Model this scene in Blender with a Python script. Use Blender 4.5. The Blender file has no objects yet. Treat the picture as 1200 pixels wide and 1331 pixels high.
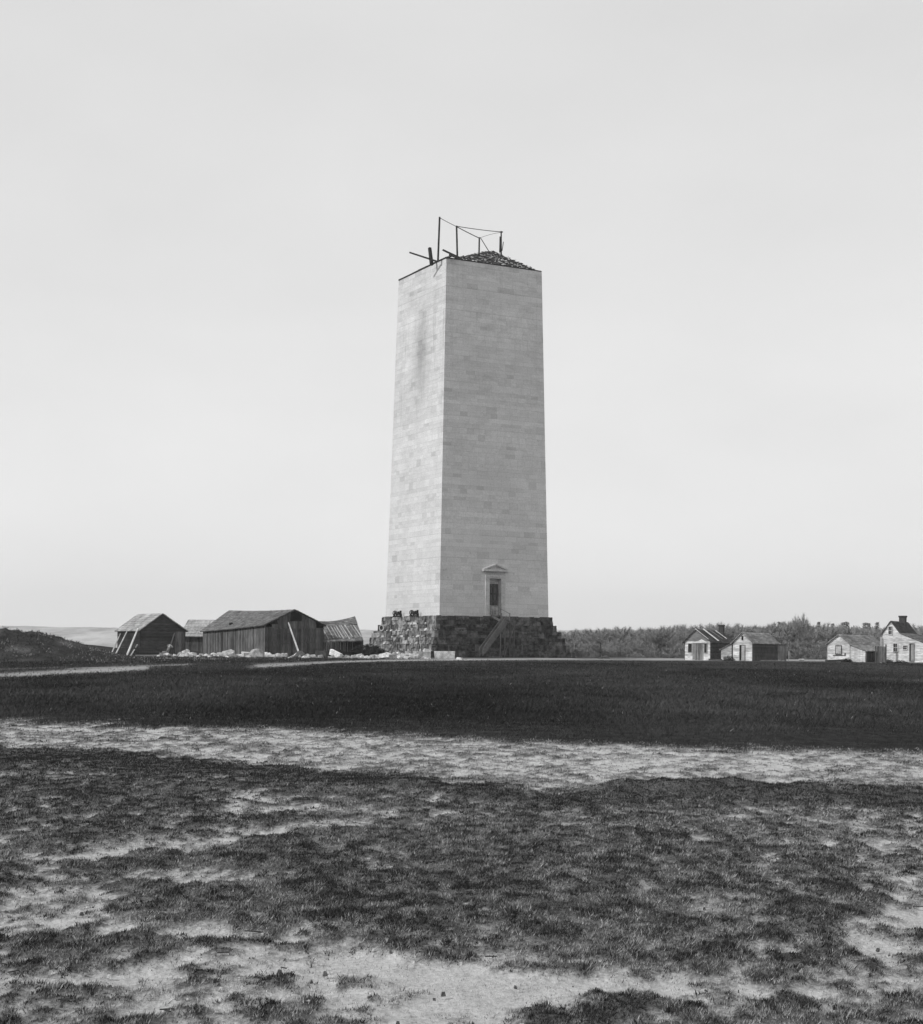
import bpy, bmesh, math, random
import numpy as np
from mathutils import Vector, Matrix, Euler
C = bpy.context.scene.collection
SC = bpy.context.scene
R = math.radians

# ------------------------------------------------------------------ camera
FPX, CX, HY, ROLL, ZC = 2014.15, 600.0, 845.24, 0.0101723, 1.7
cd = bpy.data.cameras.new('camera'); cam = bpy.data.objects.new('camera', cd); C.objects.link(cam)
cd.sensor_fit = 'HORIZONTAL'; cd.sensor_width = 36; cd.lens = 36 * FPX / 1200
cd.shift_y = (HY - 665.5) / 1200
cd.clip_start = 0.2; cd.clip_end = 30000
cam.location = (0, 0, ZC)
cam.rotation_euler = (Matrix.Rotation(R(90), 3, 'X') @ Matrix.Rotation(ROLL, 3, 'Z')).to_euler()
SC.camera = cam

# ------------------------------------------------------------------ light
SUN_AZ, SUN_EL = R(63), R(38)
sdir = Vector((-math.sin(SUN_AZ) * math.cos(SUN_EL), -math.cos(SUN_AZ) * math.cos(SUN_EL), math.sin(SUN_EL)))
W = bpy.data.worlds.new('World'); SC.world = W; W.use_nodes = True
nt = W.node_tree; nt.nodes.clear()
def wn(t, **k):
    n = nt.nodes.new(t)
    for a, b in k.items(): setattr(n, a, b)
    return n
sky = wn('ShaderNodeTexSky', sky_type='NISHITA', sun_disc=False, sun_elevation=SUN_EL,
         sun_rotation=math.atan2(sdir.x, sdir.y), air_density=1.0, dust_density=2.0, ozone_density=1.0)
bw = wn('ShaderNodeRGBToBW')
tc = wn('ShaderNodeTexCoord'); mp = wn('ShaderNodeMapping'); mp.inputs['Scale'].default_value = (1, 1, 2.2)
nz = wn('ShaderNodeTexNoise'); nz.inputs['Scale'].default_value = 5; nz.inputs['Detail'].default_value = 3
cm = wn('ShaderNodeMapRange'); cm.inputs[1].default_value = .3; cm.inputs[2].default_value = .7
cm.inputs[3].default_value = .97; cm.inputs[4].default_value = 1.035           # thin veil of high cloud, denser towards the horizon
ss = wn('ShaderNodeSeparateXYZ'); vz = wn('ShaderNodeMapRange', interpolation_type='SMOOTHSTEP'); vm = wn('ShaderNodeMath', operation='MULTIPLY')
for i_, v_ in enumerate((0., .42, 8.1, 6.75)): vz.inputs[i_ + 1].default_value = v_
mx = wn('ShaderNodeMix', data_type='FLOAT'); mx.inputs[0].default_value = .92
bg = wn('ShaderNodeBackground'); bg.inputs['Strength'].default_value = .113
wo = wn('ShaderNodeOutputWorld')
L = nt.links.new
L(sky.outputs[0], bw.inputs[0]); L(tc.outputs['Generated'], mp.inputs[0]); L(mp.outputs[0], nz.inputs['Vector'])
L(nz.outputs[0], cm.inputs[0]); L(bw.outputs[0], mx.inputs[2]); L(tc.outputs['Generated'], ss.inputs[0]); L(ss.outputs[2], vz.inputs[0]); L(vz.outputs[0], vm.inputs[0]); L(cm.outputs[0], vm.inputs[1]); L(vm.outputs[0], mx.inputs[3])
L(mx.outputs[0], bg.inputs[0]); L(bg.outputs[0], wo.inputs[0])
ld = bpy.data.lights.new('sun', 'SUN'); ld.energy = 2.85; ld.angle = R(.5); ld.color = (1, 1, 1)
sun = bpy.data.objects.new('sun', ld); C.objects.link(sun)
sun.rotation_euler = sdir.to_track_quat('Z', 'Y').to_euler(); sun.location = (-60, -40, 80)
SC.view_settings.view_transform = 'Standard'; SC.view_settings.look = 'None'
SC.view_settings.exposure = 0.0; SC.view_settings.gamma = 1.0

# ------------------------------------------------------------------ helpers
rnd = random.Random(7)
def unroll(px, py):
    dx, dy = px - CX, py - HY; c, s = math.cos(ROLL), math.sin(ROLL)
    return (c * dx + s * dy) / FPX, (-s * dx + c * dy) / FPX
def at(px, py, d):
    a, b = unroll(px, py)
    return Vector((a * d, d, ZC - b * d))
def hash2(ix, iy, seed):
    h = (ix.astype(np.int64) * 374761393 + iy.astype(np.int64) * 668265263 + seed * 974711) & 0xffffffff
    h = ((h ^ (h >> 13)) * 1274126177) & 0xffffffff
    h = h ^ (h >> 16)
    return (h & 0xffffff) / float(0xffffff)
def vnoise(x, y, seed=0):
    x = np.asarray(x, float); y = np.asarray(y, float)
    ix, iy = np.floor(x), np.floor(y); fx, fy = x - ix, y - iy
    fx = fx * fx * (3 - 2 * fx); fy = fy * fy * (3 - 2 * fy)
    a = hash2(ix, iy, seed); b = hash2(ix + 1, iy, seed); c = hash2(ix, iy + 1, seed); d = hash2(ix + 1, iy + 1, seed)
    return (a * (1 - fx) + b * fx) * (1 - fy) + (c * (1 - fx) + d * fx) * fy
def fbm(x, y, seed=0, oct=4):
    s = 0; a = .5; t = 0
    for i in range(oct):
        s = s + a * vnoise(x, y, seed + i * 17); t += a; a *= .55; x = x * 2.03 + 3.1; y = y * 2.03 + 1.7
    return s / t
def sstep(a, b, x):
    t = np.clip((x - a) / (b - a), 0, 1); return t * t * (3 - 2 * t)
def gauss(x, y, cx, cy, rx, ry):
    return np.exp(-((x - cx) / rx) ** 2 - ((y - cy) / ry) ** 2)

def terrain(x, y):
    x = np.asarray(x, float); y = np.asarray(y, float)
    z = .8 * np.clip((y - 35) / 165, 0, 1)
    z = z - 9.5 * sstep(246, 330, y) - 6 * sstep(400, 900, y)
    # grassy spoil mound on the left and the low berm behind it
    xm = x + 38.6
    prof = 1 - sstep(-.5, 11.2, xm)
    z = z + 2.5 * prof * np.exp(-((y - 137) / 9.) ** 2) * (1 + .25 * (fbm(x * .5, y * .3, 5) - .5)) + .9 * prof * (fbm(x * .9 + y * .25, y * .4, 15, 4) - .5) * np.exp(-((y - 137) / 12.) ** 2)
    z = z + 1.25 * np.exp(-((y - 205) / 9.) ** 2) * np.exp(-((x + 52) / 9.) ** 2)
    # far ridge
    rise = sstep(1700, 2900, y)
    z = z + rise * (46 + 7 * fbm(x / 600., y / 1500., 9, 3) + 5 * fbm(x / 40., y / 300., 19, 4) + 8 * sstep(-200, 600, x))
    n = fbm(x * 1.3, y * 1.3, 21, 4) - .5
    z = z + n * .07 * (1 - sstep(28, 60, y)) + .10 * (fbm(x * .12, y * .12, 33, 3) - .5) * sstep(20, 60, y)
    return z
def tz(x, y): return float(terrain(np.array([x]), np.array([y]))[0])
def ground(px, py):
    a, b = unroll(px, py); lo, hi = 4., 240.
    for d in np.arange(4, 240, .5):
        if ZC - b * d - tz(a * d, d) < 0: break
        lo = d
    return Vector((a * lo, lo, tz(a * lo, lo)))

def tag(o, label=None, cat=None, group=None, kind=None):
    if label: o['label'] = label
    if cat: o['category'] = cat
    if group: o['group'] = group
    if kind: o['kind'] = kind
    return o
def empty(name, loc, rz=0, label=None, cat=None, group=None):
    o = bpy.data.objects.new(name, None); C.objects.link(o); o.location = loc; o.rotation_euler = (0, 0, rz)
    o.empty_display_size = .3
    return tag(o, label, cat, group)

class MB:
    def __init__(s): s.v = []; s.f = []; s.t = []
    def poly(s, pts, tone=1.):
        n = len(s.v); s.v += [tuple(p) for p in pts]; s.f.append(tuple(range(n, n + len(pts)))); s.t.append(tone)
    def hexa(s, p, tone=1.):          # 8 points: bottom ring 0-3, top ring 4-7
        n = len(s.v); s.v += [tuple(q) for q in p]
        for f in ((3, 2, 1, 0), (4, 5, 6, 7), (0, 1, 5, 4), (1, 2, 6, 5), (2, 3, 7, 6), (3, 0, 4, 7)):
            s.f.append(tuple(n + i for i in f)); s.t.append(tone)
    def box(s, x0, x1, y0, y1, z0, z1, tone=1.):
        s.hexa([(x0, y0, z0), (x1, y0, z0), (x1, y1, z0), (x0, y1, z0), (x0, y0, z1), (x1, y0, z1), (x1, y1, z1), (x0, y1, z1)], tone)
    def bar(s, a, b, w, h=None, tone=1., taper=1.):
        a, b = Vector(a), Vector(b); h = h or w; d = (b - a).normalized()
        u = d.cross(Vector((0, 0, 1))); u = u.normalized() if u.length > 1e-3 else Vector((1, 0, 0)); v = d.cross(u).normalized()
        P = []
        for q, k in ((a, 1), (b, taper)):
            for i, j in ((-1, -1), (1, -1), (1, 1), (-1, 1)): P.append(q + u * (i * w / 2 * k) + v * (j * h / 2 * k))
        s.hexa(P, tone)
    def tube(s, pts, r0, r1=None, n=7, tone=1.):
        r1 = r0 if r1 is None else r1; base = len(s.v); m = len(pts)
        for i, p in enumerate(pts):
            p = Vector(p); q0 = Vector(pts[max(i - 1, 0)]); q1 = Vector(pts[min(i + 1, m - 1)]); d = (q1 - q0).normalized()
            u = d.cross(Vector((.1, .2, 1))); u = u.normalized() if u.length > 1e-3 else Vector((1, 0, 0)); v = d.cross(u)
            r = r0 + (r1 - r0) * i / max(m - 1, 1)
            for k in range(n):
                a = 2 * math.pi * k / n; s.v.append(tuple(p + u * (r * math.cos(a)) + v * (r * math.sin(a))))
        for i in range(m - 1):
            for k in range(n):
                s.f.append((base + i * n + k, base + i * n + (k + 1) % n, base + (i + 1) * n + (k + 1) % n, base + (i + 1) * n + k)); s.t.append(tone)
        s.f.append(tuple(base + k for k in range(n))[::-1]); s.t.append(tone)
        s.f.append(tuple(base + (m - 1) * n + k for k in range(n))); s.t.append(tone)
    def build(s, name, m, parent=None, smooth=False):
        me = bpy.data.meshes.new(name); me.from_pydata(s.v, [], s.f); 
        a = me.attributes.new('tone', 'FLOAT', 'FACE'); a.data.foreach_set('value', np.array(s.t, dtype=np.float32))
        me.materials.append(m); me.validate()
        if smooth: me.polygons.foreach_set('use_smooth', [True] * len(me.polygons))
        o = bpy.data.objects.new(name, me); C.objects.link(o); o.parent = parent
        return o

# ------------------------------------------------------------------ materials (neutral greys: the plate records no colour)
class NT:
    def __init__(s, name):
        s.m = bpy.data.materials.new(name); s.m.use_nodes = True; s.t = s.m.node_tree
        s.b = s.t.nodes['Principled BSDF']; s.b.inputs['Roughness'].default_value = .9; s.b.inputs['Specular IOR Level'].default_value = .04
    def n(s, t, **k):
        q = s.t.nodes.new(t)
        for a, b in k.items(): setattr(q, a, b)
        return q
    def put(s, sock, v):
        if isinstance(v, (int, float, tuple)): sock.default_value = v
        else: s.t.links.new(v, sock)
    def math(s, op, a, b=0., c=0.):
        q = s.n('ShaderNodeMath', operation=op); s.put(q.inputs[0], a); s.put(q.inputs[1], b); s.put(q.inputs[2], c); return q.outputs[0]
    def mix(s, f, a, b):
        q = s.n('ShaderNodeMix', data_type='FLOAT'); s.put(q.inputs[0], f); s.put(q.inputs[2], a); s.put(q.inputs[3], b); return q.outputs[0]
    def ramp(s, v, a, b, c=0., d=1., smooth=True):
        q = s.n('ShaderNodeMapRange', interpolation_type='SMOOTHSTEP' if smooth else 'LINEAR'); s.put(q.inputs[0], v)
        for i, w in enumerate((a, b, c, d)): q.inputs[i + 1].default_value = w
        return q.outputs[0]
    def noise(s, vec, scale, detail=4., rough=.6, dist=0.):
        q = s.n('ShaderNodeTexNoise'); s.put(q.inputs['Vector'], vec); q.inputs['Scale'].default_value = scale
        q.inputs['Detail'].default_value = detail; q.inputs['Roughness'].default_value = rough; q.inputs['Distortion'].default_value = dist
        return q.outputs[0]
    def scale(s, vec, sc):
        q = s.n('ShaderNodeMapping'); s.put(q.inputs[0], vec); q.inputs['Scale'].default_value = sc; return q.outputs[0]
    def obj(s): return s.n('ShaderNodeTexCoord').outputs['Object']
    def attr(s, a): return s.n('ShaderNodeAttribute', attribute_name=a).outputs['Fac']
    def done(s, val, bump=None, bs=.3, bd=.05):
        s.t.links.new(val, s.b.inputs['Base Color'])
        if bump is not None:
            q = s.n('ShaderNodeBump'); q.inputs['Strength'].default_value = bs; q.inputs['Distance'].default_value = bd
            s.put(q.inputs['Height'], bump); s.t.links.new(q.outputs[0], s.b.inputs['Normal'])
        return s.m
def wood_mat(name, base, stretch=(6, 6, .6), var=.5):
    k = NT(name); o = k.obj(); n1 = k.noise(k.scale(o, stretch), 2.2, 6, .65); n2 = k.noise(o, .7, 4)
    f = k.math('MULTIPLY', k.ramp(n1, .28, .72, 1 - var, 1 + var), k.ramp(n2, .3, .7, .78, 1.22))
    return k.done(k.math('MULTIPLY', k.math('MULTIPLY', f, base), k.attr('tone')), n1, .4, .02)
def stone_mat(name, base, var=.35, sc=1.6, tone=True):
    k = NT(name); o = k.obj(); n1 = k.noise(o, sc, 7, .7); n2 = k.noise(o, sc * 5, 5, .7)
    f = k.math('MULTIPLY', k.ramp(n1, .3, .7, 1 - var, 1 + var), k.ramp(n2, .3, .7, .85, 1.15))
    c = k.math('MULTIPLY', f, base)
    return k.done(k.math('MULTIPLY', c, k.attr('tone')) if tone else c, n2, .6, .08 if tone else .01)
M = {}
M['dark_wood'] = wood_mat('weathered dark wood', .085)
M['barn_wood'] = wood_mat('weathered grey barn boards', .105)
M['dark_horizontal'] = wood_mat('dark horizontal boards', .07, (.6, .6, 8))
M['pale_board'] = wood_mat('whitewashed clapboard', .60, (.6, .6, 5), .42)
M['shed_board'] = wood_mat('thin whitewash on shed boards', .36, (.6, .6, 5), .3)
M['pole'] = wood_mat('bleached pole wood', .34, (4, 4, 1), .25)
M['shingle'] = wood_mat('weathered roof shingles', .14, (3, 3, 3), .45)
M['lit_shingle'] = wood_mat('sunlit roof shingles', .3, (2, 2, 2), .35)  # lighter copy of the shingles, sunlight put into the colour
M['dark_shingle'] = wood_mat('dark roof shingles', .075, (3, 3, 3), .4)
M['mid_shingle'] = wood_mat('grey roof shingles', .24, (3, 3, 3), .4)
M['timber'] = wood_mat('dark scaffold timber', .035)
M['gneiss'] = stone_mat('dark rubble masonry', .068, .8, 1.5)
M['pale_stone'] = stone_mat('rough pale marble', .46, .45, 1.9)
M['dark_stone'] = stone_mat('dirty dark stone', .09, .4)
M['brick'] = stone_mat('sooty chimney brick', .06, .3, 4)
M['cloth_light'] = stone_mat('pale shirt cloth', .5, .12, 6, False)
M['cloth_dark'] = stone_mat('dark trouser cloth', .05, .2, 6, False)
M['skin'] = stone_mat('skin', .3, .05, 6, False)
M['hair'] = stone_mat('dark felt and hair', .03, .2, 9, False)
M['glass'] = stone_mat('dark window glass', .03, .2, 3); M['glass'].node_tree.nodes['Principled BSDF'].inputs['Roughness'].default_value = .25
M['rope'] = stone_mat('tarred rope', .06, .2, 5)
M['void'] = stone_mat('dim interior', .02, .2, 3)

# ------------------------------------------------------------------ ground sheet
U = np.concatenate([-np.geomspace(3, .42, 36)[:-1], np.linspace(-.42, .42, 321), np.geomspace(.42, 3, 36)[1:]])
Ypos = np.concatenate([np.arange(0, 4, .25), np.geomspace(12, 48, 330) - 8, np.geomspace(48, 3200, 330)[1:] - 8])
Yr = np.concatenate([-np.geomspace(300, .5, 14), Ypos])
Wd = 8 + np.abs(Yr)
GX = (U[None, :] * Wd[:, None]).ravel(); GY = np.repeat(Yr, len(U))
def to_px(x, y, z):
    yy = np.maximum(y, .5); a = x / yy * FPX; b = (ZC - z) / yy * FPX; c, s = math.cos(ROLL), math.sin(ROLL)
    return CX + c * a - s * b, HY + s * a + c * b
def pl(x, pts): return np.interp(x, [p[0] for p in pts], [p[1] for p in pts])
EDGE = [(-400, 930), (0, 938), (100, 941), (300, 946), (450, 952), (580, 962), (700, 967), (850, 972), (1000, 977), (1600, 984)]
LOW = [(-400, 965), (0, 975), (150, 978), (300, 992), (400, 1001), (560, 1015), (700, 1040), (850, 1030), (1000, 1028), (1200, 1036), (1600, 1050)]
PATCH = [ # px, py, rx, ry, bareness: worn soil (+) and thick turf (-), stated where the picture has them, laid on the ground
 (350, 997, 90, 4, .5), (760, 990, 300, 8, .35), (950, 1020, 60, 5, .6), (720, 1028, 40, 8, .5), (350, 1083, 110, 6, .75), (535, 1064, 50, 5, .75),
 (330, 1055, 60, 7, .6), (440, 1058, 60, 5, .4), (210, 1100, 70, 8, .85), (60, 1085, 60, 5, .4), (250, 1150, 90, 12, .8), (90, 1185, 90, 26, .75), (160, 1168, 70, 12, .5), (230, 1205, 90, 14, .5),
 (330, 1240, 130, 24, .75), (480, 1262, 170, 22, 1.0), (640, 1285, 170, 24, 1.0), (760, 1278, 110, 14, .8), (560, 1310, 160, 26, .9), (860, 1292, 120, 10, .6), (980, 1298, 100, 8, .4),
 (1170, 1195, 75, 15, .95), (1180, 1240, 70, 20, .8), (1080, 1180, 30, 6, .5), (1090, 1135, 60, 8, .45), (1130, 1068, 70, 9, .4), (1030, 1066, 40, 6, .5), (1190, 1290, 70, 18, .45), (930, 1075, 50, 6, .3),
 (1190, 1100, 60, 14, .35), (60, 1250, 60, 6, .4), (170, 1275, 110, 9, .6), (260, 1315, 90, 12, .5), (420, 1320, 90, 8, .4), (20, 1125, 40, 8, .3), (95, 1050, 50, 5, .3),
 (620, 1150, 330, 70, -.45), (850, 1180, 220, 70, -.35), (330, 1120, 90, 12, -.5), (400, 1180, 130, 32, -.6), (100, 1035, 140, 22, -.45), (440, 1020, 260, 12, -.5), (930, 1040, 260, 13, -.55),
 (120, 1228, 140, 12, -.5), (90, 1290, 80, 10, -.3), (850, 1320, 140, 10, -.4), (1000, 1260, 170, 24, -.3), (200, 1000, 120, 8, -.4), (120, 1135, 90, 10, -.4), (700, 1100, 250, 30, -.25)]
def cover(x, y, z):
    """bareness 0..1 and far-field mask for ground points"""
    px, py = to_px(x, y, z)
    wob = (fbm(x * .9, y * .35, 50, 4) - .5)
    e = pl(px, EDGE) + wob * 18 + (fbm(x * 4, y * 1.5, 55, 3) - .5) * 9 ; lo = pl(px, LOW) + wob * 26
    far = 1 - sstep(-3, 4, py - e); strip = (1 - far) * (1 - sstep(-5, 5, py - lo))
    b = .34 + .29 * strip
    for cx, cy, rx, ry, v in PATCH:
        b = b + v * ((.46 + .22 * sstep(.8, 1., v)) if v > 0 else .6) * gauss(px + wob * 110, py + wob * 34, cx, cy, rx, ry)
    n = fbm(x * 1.7, y * .8, 61, 5); n2 = fbm(x * 5.5, y * 3.2, 71, 4)
    n3 = fbm(x * 15, y * 9, 74, 3)
    lip = np.exp(-((py - lo - 10) / 9.) ** 2) * (1 - far)
    b = b + (n - .5) * .6 + (n2 - .5) * 1.35 + (n3 - .5) * .9 - .42 * lip
    b = np.clip(b, 0, 1) * (1 - far)
    # worn tracks across the dark field
    d1 = py - pl(px, [(-300, 882), (0, 878), (100, 873), (190, 868), (200, 866)])
    t1 = np.exp(-(d1 / 3.2) ** 2) * (1 - sstep(185, 205, px))
    d2 = py - pl(px, [(300, 868), (330, 866), (450, 860), (560, 857.5), (742, 856.5), (750, 857), (1300, 858)])
    t2 = np.exp(-(d2 / (1.4 + 1.2 * (1 - sstep(330, 460, px)))) ** 2) * sstep(310, 345, px) * (1 - .35 * sstep(740, 760, px))
    d3 = py - pl(px, [(100, 869), (240, 864), (260, 863)]); t3 = .6 * np.exp(-(d3 / 1.2) ** 2) * sstep(60, 110, px) * (1 - sstep(235, 262, px))
    d4 = py - pl(px, [(0, 870), (90, 867), (160, 866)]); t4 = .35 * np.exp(-(d4 / 1.0) ** 2) * (1 - sstep(60, 120, px))
    yard = sstep(186, 192, y) * (1 - sstep(300, 330, y)) * sstep(20, 26, x)
    mound = .3 * sstep(.5, .7, fbm(x * .5, y * .15, 93, 4)) * gauss(x, y, -30, 163, 10, 12) + .35 * sstep(.5, .75, fbm(x * .5 + y * .12, y * .35, 91, 4)) * gauss(x, y, -42, 134, 13, 16)
    tr = np.clip(np.maximum.reduce([t1, t2, t3, t4]) * (.55 + .9 * fbm(x * .3, y * .1, 81, 3)) + yard * .55 + mound, 0, 1) * far * (y > 60)
    return b, far, np.where(y > 330, 0, tr)
GZ = terrain(GX, GY)
BARE, FAR, TRACK = cover(GX, GY, GZ)
near = 1 - sstep(28, 45, GY)
GZ = GZ + near * (.05 * (1 - BARE))          # turf stands above the worn soil
def bank(x, y):
    px, py = to_px(x, y, terrain(x, y)); return (.13 * gauss(px, py, 940, 1037, 250, 9) + .08 * gauss(px, py, 560, 1028, 150, 8)) * (2.2 * fbm(x * 1.6, y * 1.6, 77, 3) - .2)
GZ = GZ + near * bank(GX, GY)
nc = len(U); nr = len(Yr)
idx = np.arange(nr * nc).reshape(nr, nc)
Q = np.stack([idx[:-1, :-1], idx[:-1, 1:], idx[1:, 1:], idx[1:, :-1]], -1).reshape(-1, 4)
gm = bpy.data.meshes.new('ground'); gm.vertices.add(len(GX))
gm.vertices.foreach_set('co', np.stack([GX, GY, GZ], 1).astype(np.float32).ravel())
gm.loops.add(Q.size); gm.loops.foreach_set('vertex_index', Q.ravel().astype(np.int32))
gm.polygons.add(len(Q)); gm.polygons.foreach_set('loop_start', np.arange(0, Q.size, 4, dtype=np.int32)); gm.polygons.foreach_set('loop_total', np.full(len(Q), 4, dtype=np.int32))
gm.update(); gm.validate(); gm.polygons.foreach_set('use_smooth', [True] * len(Q))
for nm, arr in (('bare', BARE), ('far', FAR), ('track', TRACK)):
    a = gm.attributes.new(nm, 'FLOAT', 'POINT'); a.data.foreach_set('value', arr.astype(np.float32))
k = NT('ground soil and turf'); o = k.obj()
fine = k.noise(k.scale(o, (1, .7, 1)), 30, 6, .75); mid = k.noise(k.scale(o, (1, .55, 1)), 6.5, 5, .7); big = k.noise(o, .9, 4)
bare = k.math('ADD', k.attr('bare'), k.math('ADD', k.math('MULTIPLY', k.math('SUBTRACT', fine, .5), .55), k.math('MULTIPLY', k.math('SUBTRACT', mid, .5), .7)))
soil = k.math('MULTIPLY', k.ramp(fine, .25, .75, .34, .58), k.ramp(mid, .3, .7, .85, 1.12))
turf = k.math('MULTIPLY', k.ramp(fine, .3, .7, .035, .15), k.ramp(mid, .3, .7, .7, 1.3))
fg = k.mix(k.ramp(bare, .22, .92), turf, soil)
fs = k.noise(k.scale(o, (1, .5, 1)), 1.6, 7, .75); fs3 = k.noise(k.scale(o, (1, .3, 1)), 7, 4, .7); fs2 = k.noise(k.scale(o, (.6, .25, 1)), .22, 5, .65)
field = k.math('MULTIPLY', k.math('MULTIPLY', k.ramp(fs, .3, .7, .016, .040), k.ramp(fs3, .3, .7, .6, 1.4)), k.ramp(fs2, .3, .7, .75, 1.25))
field = k.mix(k.attr('track'), field, k.ramp(fs, .3, .7, .21, .36))
# beyond the knoll farmland and scrub, their colour paled to stand for distance haze
sx = k.n('ShaderNodeSeparateXYZ'); k.put(sx.inputs[0], o)
cn = k.noise(k.scale(o, (.014, .0045, .02)), 1.0, 8, .75)
country = k.ramp(cn, .35, .65, .2, .5)
field = k.mix(k.ramp(sx.outputs[1], 420, 900), field, country)
hb = k.math('ADD', k.math('MULTIPLY', fine, .6), k.math('MULTIPLY', mid, .8))
gmat = k.done(k.mix(k.attr('far'), fg, field), hb, .8, .05)
gm.materials.append(gmat)
go = bpy.data.objects.new('ground', gm); C.objects.link(go); go['kind'] = 'structure'

# ------------------------------------------------------------------ short grass (uncountable blades)
rg = np.random.default_rng(5)
def blades(name, x, d, zt, h, w, tone, label, mat):
    n = len(x); ang = rg.uniform(0, 2 * np.pi, n); lean = rg.uniform(.2, 1.5, n) * h; la = rg.uniform(0, 2 * np.pi, n)
    ca, sa = np.cos(ang) * w / 2, np.sin(ang) * w / 2
    V = np.empty((n, 3, 3), np.float32)
    V[:, 0] = np.stack([x - ca, d - sa, zt - .01], 1); V[:, 1] = np.stack([x + ca, d + sa, zt - .01], 1)
    V[:, 2] = np.stack([x + np.cos(la) * lean + .2 * h, d + np.sin(la) * lean, zt + h], 1)
    m = bpy.data.meshes.new(name); m.vertices.add(n * 3); m.vertices.foreach_set('co', V.ravel())
    m.loops.add(n * 3); m.loops.foreach_set('vertex_index', np.arange(n * 3, dtype=np.int32))
    m.polygons.add(n); m.polygons.foreach_set('loop_start', np.arange(0, n * 3, 3, dtype=np.int32)); m.polygons.foreach_set('loop_total', np.full(n, 3, dtype=np.int32))
    m.update(); a = m.attributes.new('tone', 'FLOAT', 'FACE'); a.data.foreach_set('value', tone.astype(np.float32))
    m.materials.append(mat); o = bpy.data.objects.new(name, m); C.objects.link(o); tag(o, label, 'grass', kind='stuff')
k = NT('grass blades'); k.b.inputs['Specular IOR Level'].default_value = 0; k.done(k.attr('tone')); M['blade'] = k.m
N = 1900000
d = np.exp(rg.uniform(np.log(5.6), np.log(37), N)); x = rg.uniform(-1, 1, N) * (.37 * d + 2.6)
zt = terrain(x, d); b, far, _ = cover(x, d, zt); px_, py_ = to_px(x, d, zt)
keep = rg.random(N) < np.clip(1.08 - 1.1 * b, .16, 1) * (1 - far)
x, d, zt, b, px_, py_ = [q[keep] for q in (x, d, zt, b, px_, py_)]
zt = zt + .05 * (1 - b) * (1 - sstep(28, 45, d)) + bank(x, d) * (1 - sstep(28, 45, d))
n = len(x); clump = fbm(x * 10, d * 7, 101, 4); dryness = fbm(x * 1.3, d * .7, 111, 3) * .22 + fbm(x * 9, d * 5, 121, 3) * .78
st_ = 1 - sstep(-6, 10, py_ - pl(px_, LOW))
h = (.006 + .012 * rg.random(n)) * (.55 + 1.0 * sstep(.25, .75, clump)) * (1 + d / 60) * (1.1 - .6 * b)
w = (.0024 + .0028 * rg.random(n)) * (1 + d / 8)
dry = sstep(.38, .66, dryness + (rg.random(n) - .5) * .35 + .30 * (b - .3) + .16 * st_ - .22 * np.exp(-((py_ - pl(px_, LOW) - 10) / 10.) ** 2) - .10 * (1 - sstep(250, 480, px_)) * (1 - sstep(1070, 1120, py_)))
tone = (.034 + .26 * dry + .10 * sstep(.45, .9, b)) * (.55 + .9 * rg.random(n))
blades('grass', x, d, zt, h, w, tone, 'short patchy turf of dark and dry grass covering the near ground', M['blade'])
N = 680000
d = rg.uniform(175 ** -.6, 21 ** -.6, N) ** (-1 / .6); x = rg.uniform(-1, 1, N) * (.37 * d + 5)
zt = terrain(x, d); b, far, tr = cover(x, d, zt); keep = (rg.random(N) < far * (1 - .95 * np.clip(tr * 1.6, 0, 1)))
x, d, zt = x[keep], d[keep], zt[keep]; n = len(x); cl = fbm(x * .7, d * .35, 131, 4)
mnd = gauss(x, d, -42, 137, 13, 14)
h = (.02 + .05 * rg.random(n)) * (.5 + cl) * (1 + np.minimum(d, 55) / 70) * (1 + .6 * mnd); w = (.006 + .006 * rg.random(n)) * (1 + d / 22)
tone = (.026 + .028 * rg.random(n)) * (.45 + 1.1 * cl) * (.62 + .8 * sstep(.3, .7, fbm(x * .10, d * .035, 151, 4))) + .26 * (rg.random(n) < .0012 + .75 * np.maximum(mnd, gauss(x, d, -30, 160, 9, 14)) * sstep(.44, .60, fbm(x * .8 + d * .3, d * .3, 141, 4)))
blades('field_grass', x, d, zt, h, w, tone, 'smooth dark grass covering the wide field and the mound', M['blade'])

# ------------------------------------------------------------------ marble monument on stepped foundation
TH = .485837; MX, MY, MW, MT, ZB, MH = .546, 216.17, 16.8, 14.742, ZC + 4.5467, 47.617
GZM = .86
mon = empty('stone_monument', (MX, MY, GZM), TH, 'tall unfinished pale marble shaft with a pedimented doorway on a dark stepped base', 'monument')
zb = ZB - GZM
k = NT('marble ashlar'); uv = k.n('ShaderNodeUVMap').outputs[0]
sp = k.n('ShaderNodeSeparateXYZ'); k.put(sp.inputs[0], uv); u, v = sp.outputs[0], sp.outputs[1]
v = k.math('ADD', v, k.math('ADD', k.math('MULTIPLY', k.math('SINE', k.math('MULTIPLY', v, 1.93)), .15), k.math('MULTIPLY', k.math('SINE', k.math('MULTIPLY', v, 4.37)), .09)))
row = k.math('FLOOR', k.math('DIVIDE', v, .61))
w1 = k.n('ShaderNodeTexWhiteNoise', noise_dimensions='1D'); k.put(w1.inputs['W'], row)
bwid = k.math('MULTIPLY_ADD', w1.outputs[0], .9, .85)
uo = k.math('DIVIDE', k.math('MULTIPLY_ADD', w1.outputs[0], 37.3, u), bwid)
uo = k.math('ADD', uo, k.math('MULTIPLY', k.math('SINE', k.math('MULTIPLY_ADD', row, 2.7, uo)), .16))
col = k.math('FLOOR', uo)
cv = k.n('ShaderNodeCombineXYZ'); k.put(cv.inputs[0], row); k.put(cv.inputs[1], col)
w2 = k.n('ShaderNodeTexWhiteNoise', noise_dimensions='3D'); k.put(w2.inputs['Vector'], cv.outputs[0])
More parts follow.
